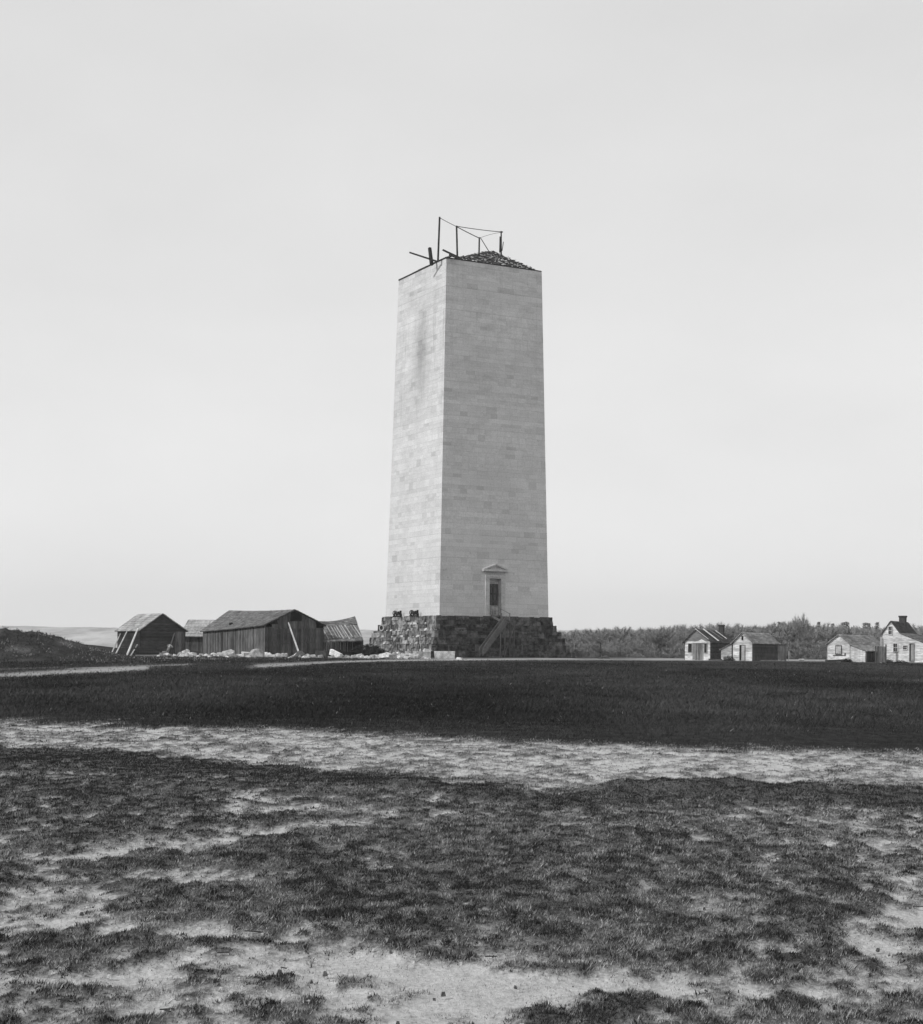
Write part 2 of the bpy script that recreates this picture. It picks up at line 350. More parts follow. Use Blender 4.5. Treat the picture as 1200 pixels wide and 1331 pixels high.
fu = k.math('FRACT', uo); fv = k.math('FRACT', k.math('DIVIDE', v, .61))
ju = k.math('MULTIPLY', k.math('MINIMUM', fu, k.math('SUBTRACT', 1., fu)), bwid); jv = k.math('MULTIPLY', k.math('MINIMUM', fv, k.math('SUBTRACT', 1., fv)), .61)
joint = k.ramp(k.math('MINIMUM', ju, jv), .006, .03)
ob = k.obj()
blot = k.noise(k.scale(ob, (1, 1, 1.6)), .55, 6, .7); blotb = k.noise(k.scale(ob, (1, 1, 1.0)), .11, 4, .6); gra = k.noise(ob, 5.5, 5, .7)
# weather staining: vertical streaks under the top of the west face
so = k.n('ShaderNodeSeparateXYZ'); k.put(so.inputs[0], ob)
stre = k.noise(k.scale(ob, (.9, .9, .05)), 1.2, 5, .65)
dv = k.n('ShaderNodeVectorMath', operation='DISTANCE'); k.put(dv.inputs[0], k.scale(ob, (0, 1, .36))); dv.inputs[1].default_value = (0, -.4, .36 * (zb + 36.0))
soft = k.math('MULTIPLY', k.ramp(k.math('ADD', dv.outputs['Value'], k.math('MULTIPLY', stre, 3.)), 1.2, 5.2, 1, 0), .75)
band = k.math('MULTIPLY', k.ramp(so.outputs[2], zb + 22, zb + 33), k.ramp(so.outputs[2], zb + 47, zb + 38))
stain = k.math('MULTIPLY', k.math('MULTIPLY', band, k.math('MAXIMUM', k.math('MULTIPLY', k.ramp(stre, .5, .7), .5), soft)), k.ramp(so.outputs[0], -7.1, -7.3))
rowv = k.n('ShaderNodeTexWhiteNoise', noise_dimensions='1D'); k.put(rowv.inputs['W'], k.math('ADD', row, 91.7))
c = k.math('MULTIPLY', .60, k.ramp(w2.outputs[0], 0, 1,  .95, 1.045, False))
dk = k.n('ShaderNodeTexWhiteNoise', noise_dimensions='3D'); k.put(dk.inputs['Vector'], k.scale(cv.outputs[0], (3.1, 7.7, 1)))
c = k.math('MULTIPLY', c, k.ramp(dk.outputs[0], .93, .935, 1, .86))
c = k.math('MULTIPLY', c, k.ramp(rowv.outputs[0], 0, 1, .95, 1.04, False))
c = k.math('MULTIPLY', c, k.ramp(blot, .3, .7, .965, 1.03)); c = k.math('MULTIPLY', c, k.ramp(blotb, .3, .7, .94, 1.05)); c = k.math('MULTIPLY', c, k.ramp(gra, .3, .7, .88, 1.09))
c = k.math('MULTIPLY', c, k.math('SUBTRACT', 1., k.math('MULTIPLY', stain, .52)))
damp = k.noise(k.scale(ob, (.5, .5, 2.2)), .5, 6, .75)           # weathering bands, heavier on the upper courses
c = k.math('MULTIPLY', c, k.math('SUBTRACT', 1., k.math('MULTIPLY', k.math('MULTIPLY', k.ramp(damp, .42, .68), k.ramp(so.outputs[2], zb + 8, zb + 46, .35, 1)), .17)))
runs = k.noise(k.scale(ob, (1.6, 1.6, .04)), 1.3, 5, .7)
c = k.math('MULTIPLY', c, k.math('SUBTRACT', 1., k.math('MULTIPLY', k.math('MULTIPLY', k.ramp(runs, .5, .72), k.ramp(so.outputs[2], zb + 20, zb + 48)), .10)))
pit = k.noise(ob, 2.6, 2, .5)
c = k.math('MULTIPLY', c, k.ramp(pit, .70, .76, 1, .72))
c = k.math('MULTIPLY', c, k.ramp(joint, 0, 1, .80, 1., False))
marble = k.done(c, joint, .06, .01)
M['marble'] = marble
def shaft_half(z): return MW / 2 + (MT - MW) / 2 * (z / MH)
def uvmesh(name, quads, m, parent):            # quads: list of (points, uvs)
    vs = []; fs = []; us = []
    for P, UV in quads:
        n0 = len(vs); vs += [tuple(p) for p in P]; fs.append(tuple(range(n0, n0 + len(P)))); us += UV
    me = bpy.data.meshes.new(name); me.from_pydata(vs, [], fs); l = me.uv_layers.new(name='UVMap')
    l.data.foreach_set('uv', np.array(us, dtype=np.float32).ravel()); me.materials.append(m)
    o = bpy.data.objects.new(name, me); C.objects.link(o); o.parent = parent; return o
DW, DZ0, DZ1, DREC = .90, .12, 5.15, .75
quads = []
def face_pt(side, a, z):                       # a in -1..1 across the face
    hw = shaft_half(z)
    p = {0: (a * hw, -hw), 1: (hw, a * hw), 2: (-a * hw, hw), 3: (-hw, -a * hw)}[side]
    return (p[0], p[1], zb + z)
zs = [0] + [MH * i / 12 for i in range(1, 13)]
for side in (1, 2, 3):
    for z0, z1 in zip(zs[:-1], zs[1:]):
        P = [face_pt(side, -1, z0), face_pt(side, 1, z0), face_pt(side, 1, z1), face_pt(side, -1, z1)]
        UV = [(s * shaft_half(z) + 100 + side * 40, z) for s, z in ((-1, z0), (1, z0), (1, z1), (-1, z1))]
        quads.append((P, UV))
zs = [0, DZ0, DZ1] + [DZ1 + (MH - DZ1) * i / 10 for i in range(1, 11)]
for z0, z1 in zip(zs[:-1], zs[1:]):
    xs = [(-1, None), (None, None), (None, 1)]
    def X(s, z): return s * shaft_half(z)
    cols = [(X(-1, z0), X(-1, z1), -DW, -DW), (-DW, -DW, DW, DW), (DW, DW, X(1, z0), X(1, z1))]
    for j, (a0, a1, b0, b1) in enumerate(cols):
        if j == 1 and z0 == DZ0: continue
        P = [(a0, -shaft_half(z0), zb + z0), (b0, -shaft_half(z0), zb + z0), (b1, -shaft_half(z1), zb + z1), (a1, -shaft_half(z1), zb + z1)]
        quads.append((P, [(a0 + 100, z0), (b0 + 100, z0), (b1 + 100, z1), (a1 + 100, z1)]))
h0, h1 = shaft_half(DZ0), shaft_half(DZ1)
for xx in (-DW, DW):
    P = [(xx, -h0, zb + DZ0), (xx, -h0 + DREC, zb + DZ0), (xx, -h1 + DREC, zb + DZ1), (xx, -h1, zb + DZ1)]
    quads.append((P if xx > 0 else P[::-1], [(0, 0), (.7, 0), (.7, 5), (0, 5)]))
quads.append(([(-DW, -h1, zb + DZ1), (DW, -h1, zb + DZ1), (DW, -h1 + DREC, zb + DZ1), (-DW, -h1 + DREC, zb + DZ1)], [(0, 0), (2, 0), (2, .5), (0, .5)]))
quads.append(([(-DW, -h0 + DREC, zb + DZ0), (DW, -h0 + DREC, zb + DZ0), (DW, -h0, zb + DZ0), (-DW, -h0, zb + DZ0)], [(0, 0), (2, 0), (2, .5), (0, .5)]))
quads.append(([(-DW, -h0 + DREC, zb + DZ0), (DW, -h0 + DREC, zb + DZ0), (DW, -h1 + DREC, zb + DZ1), (-DW, -h1 + DREC, zb + DZ1)][::-1], [(0, 0), (2, 0), (2, 5), (0, 5)]))
ht = shaft_half(MH); zt_ = zb + MH
hi = ht - 1.9                                   # open well inside the walls
for side in range(4):
    R4 = Matrix.Rotation(side * math.pi / 2, 3, 'Z')
    P = [R4 @ Vector(p) for p in ((-ht, -ht, zt_), (ht, -ht, zt_), (hi, -hi, zt_), (-hi, -hi, zt_))]
    quads.append((P, [(0, 0), (14, 0), (12, 2), (2, 2)]))
    P = [R4 @ Vector(p) for p in ((-hi, -hi, zt_), (hi, -hi, zt_), (hi, -hi, zt_ - 4), (-hi, -hi, zt_ - 4))]
    quads.append((P, [(0, 4), (12, 4), (12, 0), (0, 0)]))
uvmesh('shaft', quads, marble, mon)
# door surround
ms = stone_mat('carved marble trim', .47, .2, 2.2)
def hz(z): return -shaft_half(z)
sur = MB()
for s in (-1, 1):
    xa, xb = sorted((s * DW, s * (DW + .42)))
    sur.hexa([(xa, hz(0) - .16, zb + .02), (xb, hz(0) - .16, zb + .02), (xb, hz(0) + .1, zb + .02), (xa, hz(0) + .1, zb + .02),
              (xa, hz(5.2) - .16, zb + DZ1), (xb, hz(5.2) - .16, zb + DZ1), (xb, hz(5.2) + .1, zb + DZ1), (xa, hz(5.2) + .1, zb + DZ1)], .98)
    xa, xb = sorted((s * (DW + .42), s * (DW + .62)))
    sur.box(xa, xb, hz(0) - .08, hz(5.2) + .1, zb + .02, zb + DZ1 + .5, 1.02)
sur.box(-DW - .42, DW + .42, hz(5.2) - .15, hz(5.2) + .1, zb + DZ1 + .003, zb + DZ1 + .22, .95)
sur.box(-DW - .42, DW + .42, hz(5.2) - .20, hz(5.2) + .1, zb + DZ1 + .222, zb + DZ1 + .48, 1.05)
sur.box(-DW - .46, DW + .46, hz(5.5) - .06, hz(5.5) + .1, zb + DZ1 + .483, zb + DZ1 + .95, .92)
surround = sur.build('door_surround', ms, mon)
pd = MB(); zc0 = zb + DZ1 + .953; PW = 1.98
pd.box(-PW, PW, hz(6.2) - .50, hz(6.2) + .1, zc0, zc0 + .28, 1.05)
def prism(b, pts, y0, y1, tone):
    n = len(pts); b.poly([(p[0], y0, p[1]) for p in pts], tone); b.poly([(p[0], y1, p[1]) for p in pts][::-1], tone)
    for i in range(n):
        p, q = pts[i], pts[(i + 1) % n]; b.poly([(p[0], y0, p[1]), (p[0], y1, p[1]), (q[0], y1, q[1]), (q[0], y0, q[1])], tone)
prism(pd, [(-PW + .1, zc0 + .283), (PW - .1, zc0 + .283), (0, zc0 + .82)], hz(6.6) - .18, hz(6.6) + .12, .95)
prism(pd, [(-PW - .05, zc0 + .285), (-PW + .42, zc0 + .285), (0, zc0 + .83), (0, zc0 + 1.02)], hz(6.8) - .42, hz(6.8) + .1, 1.0)
prism(pd, [(PW - .42, zc0 + .287), (PW + .05, zc0 + .287), (0.004, zc0 + 1.02), (0.004, zc0 + .83)], hz(6.8) - .42, hz(6.8) + .1, .98)
pd.build('pediment', ms, surround)
dr = MB()
for i in range(7):
    xa = -DW + .04 + i * .22; dr.box(xa, xa + .21, hz(3) + .40, hz(3) + .46, zb + 1.55, zb + 4.45, rnd.uniform(.5, 1.3))
for j, zz in enumerate((2.0, 3.0, 4.0)): dr.box(-DW + .03, .55, hz(3) + .35, hz(3) + .395, zb + zz, zb + zz + .2, rnd.uniform(.5, .8))
dr.build('upper_door_boards', M['barn_wood'], surround)
dl = MB()
for i in range(6):
    xa = -DW + .08 + i * .2; dl.box(xa, xa + .19, hz(1) + .30, hz(1) + .36, zb + .3, zb + 1.5, rnd.uniform(.7, 1.1))
dl.build('lower_door_boards', M['shed_board'], surround)
# stepped foundation of large rubble blocks
offs = [.45, .86, 1.30, 1.73, 2.12, 2.72]; hts = [1.12, .90, .86, .93, .90, 1.1]
ztop = zb
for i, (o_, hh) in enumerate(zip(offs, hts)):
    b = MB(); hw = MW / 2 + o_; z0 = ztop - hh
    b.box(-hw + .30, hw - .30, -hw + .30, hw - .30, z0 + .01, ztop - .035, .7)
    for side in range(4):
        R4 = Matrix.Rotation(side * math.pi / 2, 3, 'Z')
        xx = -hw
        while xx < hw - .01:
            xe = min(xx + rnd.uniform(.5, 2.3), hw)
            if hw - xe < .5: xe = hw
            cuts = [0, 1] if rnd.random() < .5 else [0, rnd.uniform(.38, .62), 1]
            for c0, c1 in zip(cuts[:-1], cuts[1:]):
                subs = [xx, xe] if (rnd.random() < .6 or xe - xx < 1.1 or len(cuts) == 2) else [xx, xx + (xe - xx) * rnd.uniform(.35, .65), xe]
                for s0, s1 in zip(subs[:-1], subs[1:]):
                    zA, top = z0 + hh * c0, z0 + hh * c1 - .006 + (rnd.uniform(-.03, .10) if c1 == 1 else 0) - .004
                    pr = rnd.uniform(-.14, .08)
                    tone = rnd.choice([.6, .7, .85, .95, 1.05, 1.2, 1.5]) * (1.0 if side != 3 else 2.5 * rnd.uniform(.55, 1.5))  # left side blocks toned lighter, the sun on them put into the colour
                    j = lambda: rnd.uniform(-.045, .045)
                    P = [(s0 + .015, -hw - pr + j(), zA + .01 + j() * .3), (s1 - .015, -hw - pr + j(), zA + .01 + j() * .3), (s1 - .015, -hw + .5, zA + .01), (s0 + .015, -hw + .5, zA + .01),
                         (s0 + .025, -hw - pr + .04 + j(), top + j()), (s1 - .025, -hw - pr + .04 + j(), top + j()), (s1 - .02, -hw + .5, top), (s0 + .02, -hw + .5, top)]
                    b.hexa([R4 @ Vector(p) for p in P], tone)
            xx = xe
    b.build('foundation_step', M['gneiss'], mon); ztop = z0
def mon_pt(x, y, z):                            # monument-local to world
    c_, s_ = math.cos(TH), math.sin(TH); return Vector((MX + c_ * x - s_ * y, MY + s_ * x + c_ * y, GZM + z))

# wooden stair up to the door
st = empty('wooden_stair', mon_pt(0, -MW / 2 - 3.6, 0), TH, 'dark board-sided wooden stair climbing the foundation to the doorway', 'stair')
ox, oy = 0, -MW / 2 - 3.6
def sl(x, y, z): return (x - ox, y - oy, z)
LZ = zb - .75; LY = -MW / 2 - 3.15               # landing height and front line
f1 = MB()
for s in (-.62, .62): f1.bar(sl(s, -MW / 2 - .1, zb + .12), sl(s, LY + .3, LZ + .1), .12, .3)
for i in range(6):
    t = i / 5; yy = -MW / 2 - .25 + (LY + .4 + MW / 2 + .25) * t; zz = zb + .15 + (LZ + .1 - zb - .15) * t; f1.box(-.55, .55, yy - oy - .14, yy - oy + .14, zz, zz + .05, 1.2)
f1.build('upper_flight', M['dark_wood'], st)
rl = MB()
for s in (-.62, .62):
    rl.bar(sl(s, -MW / 2 - .3, zb + 1.1), sl(s, LY + .1, LZ + 1.1), .07, .08, 1.3)
    for t in (0.05, .95): rl.bar(sl(s, -MW / 2 - .3 + (LY + .1 + MW / 2 + .3) * t, zb + .05 + (LZ - zb) * t), sl(s, -MW / 2 - .3 + (LY + .1 + MW / 2 + .3) * t, zb + 1.12 + (LZ - zb) * t), .09, None, 1.5)
rl.build('handrail', M['dark_wood'], st)
ln = MB(); ln.box(-.8, .8, LY - .9 - oy, LY + .35 - oy, LZ - .1, LZ, 1.2); ln.build('landing', M['dark_wood'], st)
fx0, fx1, fz1 = .0, -4.0, .25
fl = MB()
for yy in (LY - .85, LY + .05):
    fl.hexa([sl(fx1, yy - .04, fz1 - .15), sl(fx1, yy + .04, fz1 - .15), sl(-.5, yy + .04, LZ - .45), sl(-.5, yy - .04, LZ - .45),
             sl(fx1, yy - .04, fz1 + .95), sl(fx1, yy + .04, fz1 + .95), sl(-.5, yy + .04, LZ + .85), sl(-.5, yy - .04, LZ + .85)], 1.5)
for i in range(16):
    t = (i + .5) / 16; xx = fx1 + (-.5 - fx1) * t; zz = fz1 + (LZ - fz1) * t; fl.box(xx - .15, xx + .15, LY - .8 - oy, LY - .02 - oy, zz - .05, zz, 1.1)
fl.build('lower_flight', wood_mat('sun greyed stair boards', .082, (2, 2, 2), .25), st)
for xx, yy in ((-.7, LY - .85), (.7, LY - .85), (-.7, LY + .25), (.7, LY + .25)):
    p = MB(); p.bar(sl(xx, yy, -.1), sl(xx, yy, LZ - .102), .14, None, 1.1); p.build('leg', M['dark_wood'], st)
p = MB(); p.bar(sl(-.7, LY - .88, .3), sl(.7, LY - .88, LZ - .6), .07, .1, 1.4); p.build('cross_brace', M['dark_wood'], st)

# ------------------------------------------------------------------ wreckage on the top of the shaft
ztw = ZB + MH
heap = empty('roof_heap', mon_pt(0, 0, zt_), TH, 'dark collapsed plank roof heaped on top of the monument, strewn with pale scraps', 'debris')
hm = MB(); G = 40
def heap_z(x, y):
    # ridged heap leaning to the far right corner of the top
    cx_ = 2.7; a = max(0, 1 - max(abs((x - cx_) / 9.2) ** 1.08 if x < cx_ else (x - cx_) / 4.65, abs(y + 2.0) / (5.25 if y < -2.0 else 9)))
    return 3.5 * a
gx = np.linspace(-7.25, 7.25, G + 1); gy = np.linspace(-7.25, 7.25, G + 1)
hv = {}
for i, xx in enumerate(gx):
    for j, yy in enumerate(gy):
        zz = heap_z(xx, yy); hv[i, j] = (xx + rnd.uniform(-.1, .1) * (zz > 0), yy + rnd.uniform(-.1, .1) * (zz > 0), (zz + rnd.uniform(-.06, .08)) if zz > .05 else .03)
for i in range(G):
    for j in range(G): hm.poly([hv[i, j], hv[i + 1, j], hv[i + 1, j + 1], hv[i, j + 1]], rnd.uniform(.6, 1.5))
hm.build('plank_roof', M['timber'], heap)
sc = MB()
for i in range(750):
    xx, yy = rnd.uniform(-6.6, 7.0), rnd.uniform(-7.1, 1)
    zz = heap_z(xx, yy)
    if zz < .15: continue
    a = rnd.uniform(0, 3.14); l_ = rnd.uniform(.06, .22); P = Vector((xx, yy, zz + .07)); D = Vector((math.cos(a), math.sin(a), rnd.uniform(-.3, .3))) * l_
    sc.bar(P - D, P + D, rnd.uniform(.05, .16), rnd.uniform(.03, .08), rnd.choice([.2, .4, 1.2, 1.9, 2.2]))
q = sc.build('scraps', M['pole'], heap); q['kind'] = 'stuff'
cb = MB()
for side, n in ((0, 1), (3, 1)):
    R4 = Matrix.Rotation(side * math.pi / 2, 3, 'Z')
    for t in range(7):
        a0, a1 = -ht + t * 2 * ht / 7, -ht + (t + 1) * 2 * ht / 7 - .03
        P = [(a0, -ht - .05, 0), (a1, -ht - .05, 0), (a1, -ht + .3, 0), (a0, -ht + .3, 0)]
        hh = .10 if side == 0 else .2
        cb.hexa([R4 @ Vector((p[0], p[1], .02)) for p in P] + [R4 @ Vector((p[0], p[1], .02 + hh + rnd.uniform(-.03, .05))) for p in P], rnd.uniform(.7, 1.3))
cb.build('rim_boards', M['timber'], heap)
def lift(px, py, d): return at(px, py, d)
def timber(name, p0, p1, d0, d1, w, label, cat, group=None, taper=.9):
    A, B = at(*p0, d0), at(*p1, d1); o = empty(name, A, 0, label, cat, group); b = MB(); b.bar((0, 0, 0), B - A, w, None, 1, taper)
    b.build('shaft', M['timber'], o); return o, A, B
def timber1(name, p0, p1, d0, d1, w, label, cat, group=None, taper=.9, extra=None):
    A, B = at(*p0, d0), at(*p1, d1); b = MB(); b.bar((0, 0, 0), B - A, w, None, 1, taper)
    if extra: extra(b, B - A)
    o = b.build(name, M['timber'], None); o.location = A; tag(o, label, cat, group); return A, B
dP1 = 207.2; dP2 = 206.4; dP3 = 207.8; dP4 = 209.5
P1a, P1b = timber1('scaffold_post', (569.4, 340.0), (571.6, 282), dP1, dP1, .26, 'tallest thin upright pole on the monument top, at its left rim', 'post', 'upright posts on the monument top')
P2a, P2b = timber1('scaffold_post', (594.6, 334), (593.6, 293.5), dP2, dP2, .25, 'second tallest straight pole on the monument top, with a beam leaning at its foot', 'post', 'upright posts on the monument top')
P3a, P3b = timber1('scaffold_post', (622.8, 331), (623.2, 308.5), dP3, dP3, .22, 'short upright post with a slanting stay, in the dark roof heap', 'post', 'upright posts on the monument top')
P4a, P4b = timber1('scaffold_post', (651.6, 331), (651.6, 300.5), dP4, dP4, .2, 'ragged post thickened below, at the right end of the roof heap', 'post', 'upright posts on the monument top', .9,
    lambda b, v: (b.bar((-.13, -.1, .3), (-.1, -.1, 2.4), .3), b.bar((.12, -.12, .5), (.28, -.12, 1.7), .2, .1), b.bar((-.25, -.03, v.z - .12), (.2, -.03, v.z - .1), .14)))
timber1('leaning_post', (561.3, 344.5), (558.6, 322), 208.2, 208.6, .38, 'stubby thick post leaning left on the left rim of the monument', 'post')
timber1('plank', (567.5, 339.5), (532.3, 328), 207.4, 207.8, .2, 'long thin plank jutting out past the left rim of the monument', 'plank')
timber1('beam', (598.5, 335.5), (575.8, 324.8), 205.6, 206.5, .26, 'upper of two thick beams slanting up beside the second pole', 'beam')
timber1('beam', (600.0, 337), (584, 331.0), 205.5, 206, .26, 'lower shorter of two beams slanting up beside the second pole', 'beam')
timber1('stay', (637, 329), (624.5, 308.6), 208.0, dP3 - .05, .09, 'thin stay slanting from the short post down to the roof heap', 'stay')
timber1('broken_board', (579, 335.2), (590, 332), 206.1, 206.2, .2, 'broken board lying on the near corner of the monument top', 'board')
def rope(A, B, sag, r, label):
    pts = [A.lerp(B, t / 10) - Vector((0, 0, sag * 4 * (t / 10) * (1 - t / 10))) for t in range(11)]
    b = MB(); b.tube([p - A for p in pts], r, None, 5); o = b.build('rope', M['rope']); o.location = A; tag(o, label, 'rope', 'ropes strung between the posts')
up = Vector((0, 0, -.1))
rope(P1b + up, P2b + up, .03, .045, 'rope sloping from the tallest pole down to the second pole')
rope(P2b + up, P3b + up, .03, .06, 'thick rope sloping from the second pole down to the short post')
rope(P2b + up * .5, P4b + up, .06, .05, 'rope strung almost level from the second pole to the ragged post')
rope(P3b + up, P4b + up * 1.5, -.1, .025, 'faint rope rising from the short post to the ragged post')

# ------------------------------------------------------------------ timber buildings
def solve_w(O, phi, pxr):                        # length along the front that ends at column pxr
    kx = (pxr - CX) / FPX; return (kx * O.y - O.x) / (math.cos(phi) - kx * math.sin(phi))
def solve_l(O, phi, pxs):
    kx = (pxs - CX) / FPX; return (kx * O.y - O.x) / (-math.sin(phi) - kx * math.cos(phi))
def hboards(b, outline_l, outline_r, z0, z1, y, th, bw_=.2, tone=(.68, 1.12), skip=None):
    """horizontal boards in the local x-z plane between two x(z) functions, outer side towards -y"""
    z = z0
    while z < z1 - .01:
        ze = min(z + bw_, z1); t = rnd.uniform(*tone); zm = z
        a0, a1, c0, c1 = outline_l(z), outline_l(ze), outline_r(z), outline_r(ze)
        if c0 - a0 > .03:
            c1 = max(c1, a1 + .01); x_ = a0; 
            cut = a0 + (c0 - a0) * rnd.uniform(.3, .7)
            for (s0, s1, e0, e1) in ((a0, a1, cut - .004, cut - .004 if a1 < cut < c1 else (a1 + c1) / 2), (cut, cut if a1 < cut < c1 else (a1 + c1) / 2, c0, c1)):
                o_ = rnd.uniform(-.008, .008)
                b.hexa([(s0, y - th - .02 + o_, z), (e0, y - th - .02 + o_, z), (e0, y, z), (s0, y, z), (s1, y - th + o_, ze - .006), (e1, y - th + o_, ze - .006), (e1, y, ze - .006), (s1, y, ze - .006)], t * rnd.uniform(.93, 1.07))
        z = ze
def vboards(b, x0, x1, zbot, ztop_f, y, th, bw_=.25, tone=(.7, 1.3)):
    x_ = x0
    while x_ < x1 - .02:
        xe = min(x_ + bw_ * rnd.uniform(.8, 1.2), x1); o_ = rnd.uniform(-.015, .015); zz = zbot + rnd.uniform(-.02, .05); gp = rnd.uniform(.004, .02)
        b.hexa([(x_, y - th + o_, zz), (xe - gp, y - th + o_, zz), (xe - gp, y, zz), (x_, y, zz),
                (x_, y - th + o_, ztop_f(x_)), (xe - gp, y - th + o_, ztop_f(xe - gp)), (xe - gp, y, ztop_f(xe - gp)), (x_, y, ztop_f(x_))], rnd.uniform(*tone))
        x_ = xe
def side_xf(b, phi_rot, org):                    # rotate a local board mesh about z and move
    Mx = Matrix.Rotation(phi_rot, 3, 'Z')
    b.v = [tuple(Mx @ Vector(v) + Vector(org)) for v in b.v]; return b
def roof_plane(b, A, B, Cc, D, th=.08, nu=14, nv=9, tone=(.75, 1.25), sag=0., wob=.02):
    """A-B upper edge, D-C lower edge; shingle courses as slightly stepped strips"""
    A, B, Cc, D = map(Vector, (A, B, Cc, D)); n_ = (B - A).cross(D - A).normalized()
    if n_.z < 0: n_ = -n_
    for j in range(nv):
        v0, v1 = j / nv, (j + 1) / nv + .3 / nv
        v1 = min(v1, 1.0 + .02)
        for i in range(nu):
            u0, u1 = i / nu, (i + 1) / nu
            def P(u_, v_): return (A.lerp(B, u_)).lerp(D.lerp(Cc, u_), v_) - Vector((0, 0, sag * math.sin(math.pi * u_) * (1 - .5 * v_)))
            l0 = .01 + rnd.uniform(0, wob); l1 = th * .5 + .02 + rnd.uniform(0, wob)
            q = [P(u0, v0), P(u1, v0), P(u1, v1), P(u0, v1)]
            b.hexa([q[0] - n_ * .06, q[1] - n_ * .06, q[2] - n_ * .06, q[3] - n_ * .06, q[0] + n_ * l0, q[1] + n_ * l0, q[2] + n_ * l1, q[3] + n_ * l1], rnd.uniform(*tone))
def opening(name, x0, x1, z0, z1, y, parent, m, frame=None, fw=.08, boards=0, tone=(.7, 1.3), panes=False, label=None):
    b = MB()
    if boards:
        vboards(b, x0, x1, z0, lambda x: z1, y - .012, .05, boards, tone)
    else: b.box(x0, x1, y - .06, y - .012, z0, z1)
    o = b.build(name, m, parent)
    if label: o['label'] = label
    if frame:
        f = MB()
        f.box(x0 - fw, x0 - .003, y - .11, y, z0 - fw, z1 + fw); f.box(x1 + .003, x1 + fw, y - .11, y, z0 - fw, z1 + fw)
        f.box(x0, x1, y - .105, y, z1 + .003, z1 + fw); f.box(x0, x1, y - .105, y, z0 - fw, z0 - .003)
        if panes:
            xm, zm = (x0 + x1) / 2, (z0 + z1) / 2
            f.box(x0, x1, y - .09, y - .062, zm - .018, zm + .018); f.box(xm - .01, xm + .01, y - .085, y - .061, z0, z1)
        f.build('frame', frame, o)
    return o
def px_z(O, py, px, d):                          # height above local origin for an image row
    return at(px, py, d).z - O.z
def house_origin(px, d):
    a, _ = unroll(px, 855); return Vector((a * d, d, tz(a * d, d)))

def gable_cabin(name, label, cat, px0, px1, pxs, d, phi, eave, ridge, apex_t, wallm, sidem, roofm, vert=False, leftm=None, over=.25, side_len=None, eave_r=None, ridge_b=None):
    """returns empty, width, length. Front-left corner at px0, right corner at px1; the visible flank ends at pxs."""
    O = house_origin(px0, d); e = empty(name, O, phi, label, cat)
    w = solve_w(O, phi, px1)
    if side_len is None:
        if phi < 0:
            O2 = Vector((O.x + w * math.cos(phi), O.y + w * math.sin(phi), 0)); ln_ = solve_l(O2, phi, pxs)
        else: ln_ = solve_l(O, phi, pxs)
    else: ln_ = side_len
    eave_r = eave_r or eave; xa = w * apex_t; ridge_b = ridge_b or ridge
    lf = lambda z: 0 if z <= eave else xa * (z - eave) / (ridge - eave)
    rf = lambda z: w if z <= eave_r else w - (w - xa) * (z - eave_r) / (ridge - eave_r)
    topf = lambda x: eave + (ridge - eave) * x / xa if x < xa else ridge - (ridge - eave_r) * (x - xa) / (w - xa)
    b = MB()
    if vert: vboards(b, 0, w, -.1, topf, 0, .04)
    else: hboards(b, lf, rf, -.1, ridge - .04, 0, .04)
    b.box(0, w, .004, .06, -.3, min(eave, eave_r) - .02, .5); b.build('front_wall', wallm, e)
    b = MB()
    if vert: vboards(b, 0, ln_, -.1, lambda x: eave_r, 0, .04)
    else: hboards(b, lambda z: 0, lambda z: ln_, -.1, eave_r, 0, .04)
    side_xf(b, math.pi / 2, (w + .05, .0, 0)); b.build('right_wall', sidem, e)
    b = MB()
    if vert: vboards(b, 0, ln_, -.1, lambda x: eave, 0, .04)
    else: hboards(b, lambda z: 0, lambda z: ln_, -.1, eave, 0, .04)
    side_xf(b, -math.pi / 2, (-.05, ln_, 0)); b.build('left_wall', leftm or sidem, e)
    b = MB(); hboards(b, lf, rf, -.1, ridge - .04, 0, .04); side_xf(b, math.pi, (w, ln_, 0)); b.build('back_wall', sidem, e)
    for nm, ex, ez, xs_ in (('left', 0, eave, -1), ('right', w, eave_r, 1)):
        b = MB(); sl_ = (ridge - ez) / abs(ex - xa); xo = ex + xs_ * over; zo = ez - sl_ * over + .06
        roof_plane(b, (xa, -over, ridge + .08), (xa, ln_ + over, ridge_b + .08), (xo, ln_ + over, zo + (ridge_b - ridge)), (xo, -over, zo))
        b.build('roof_slope', roofm, e)
    return e, w, ln_, O
def chimney(e, x, y, z0, z1, w, d_):
    b = MB(); b.box(x - w / 2, x + w / 2, y - d_ / 2, y + d_ / 2, z0, z1 - .2); b.box(x - w / 2 - .06, x + w / 2 + .06, y - d_ / 2 - .06, y + d_ / 2 + .06, z1 - .2, z1, .8)
    b.build('chimney', M['brick'], e)

# R1: first white-fronted cabin with a broken roof
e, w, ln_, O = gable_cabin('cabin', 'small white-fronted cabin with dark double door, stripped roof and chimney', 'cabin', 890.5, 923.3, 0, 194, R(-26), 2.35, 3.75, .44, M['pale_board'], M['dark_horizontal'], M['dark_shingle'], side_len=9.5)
opening('double_door', w * .33, w * .70, 0.03, 2.1, -.05, e, M['dark_wood'], M['shed_board'], .06, .17, (.5, 3.2))
opening('window', w * .14, w * .28, 1.0, 2.05, -.05, e, M['glass'], M['shed_board'], .04)
opening('window', w * .78, w * .87, .95, 2.05, -.05, e, M['glass'], M['shed_board'], .04)
b = MB(); prism(b, [(w * .42, 2.18), (w * .92, 2.18), (w * .67, 2.62)], -.18, -.07, 1.25); b.build('door_hood', M['pale_board'], e)
b = MB(); prism(b, [(0.02, 2.42), (w - .02, 2.42), (w * .44, 3.7)], -.115, -.07, .5); b.build('gable_panel', M['shed_board'], e)
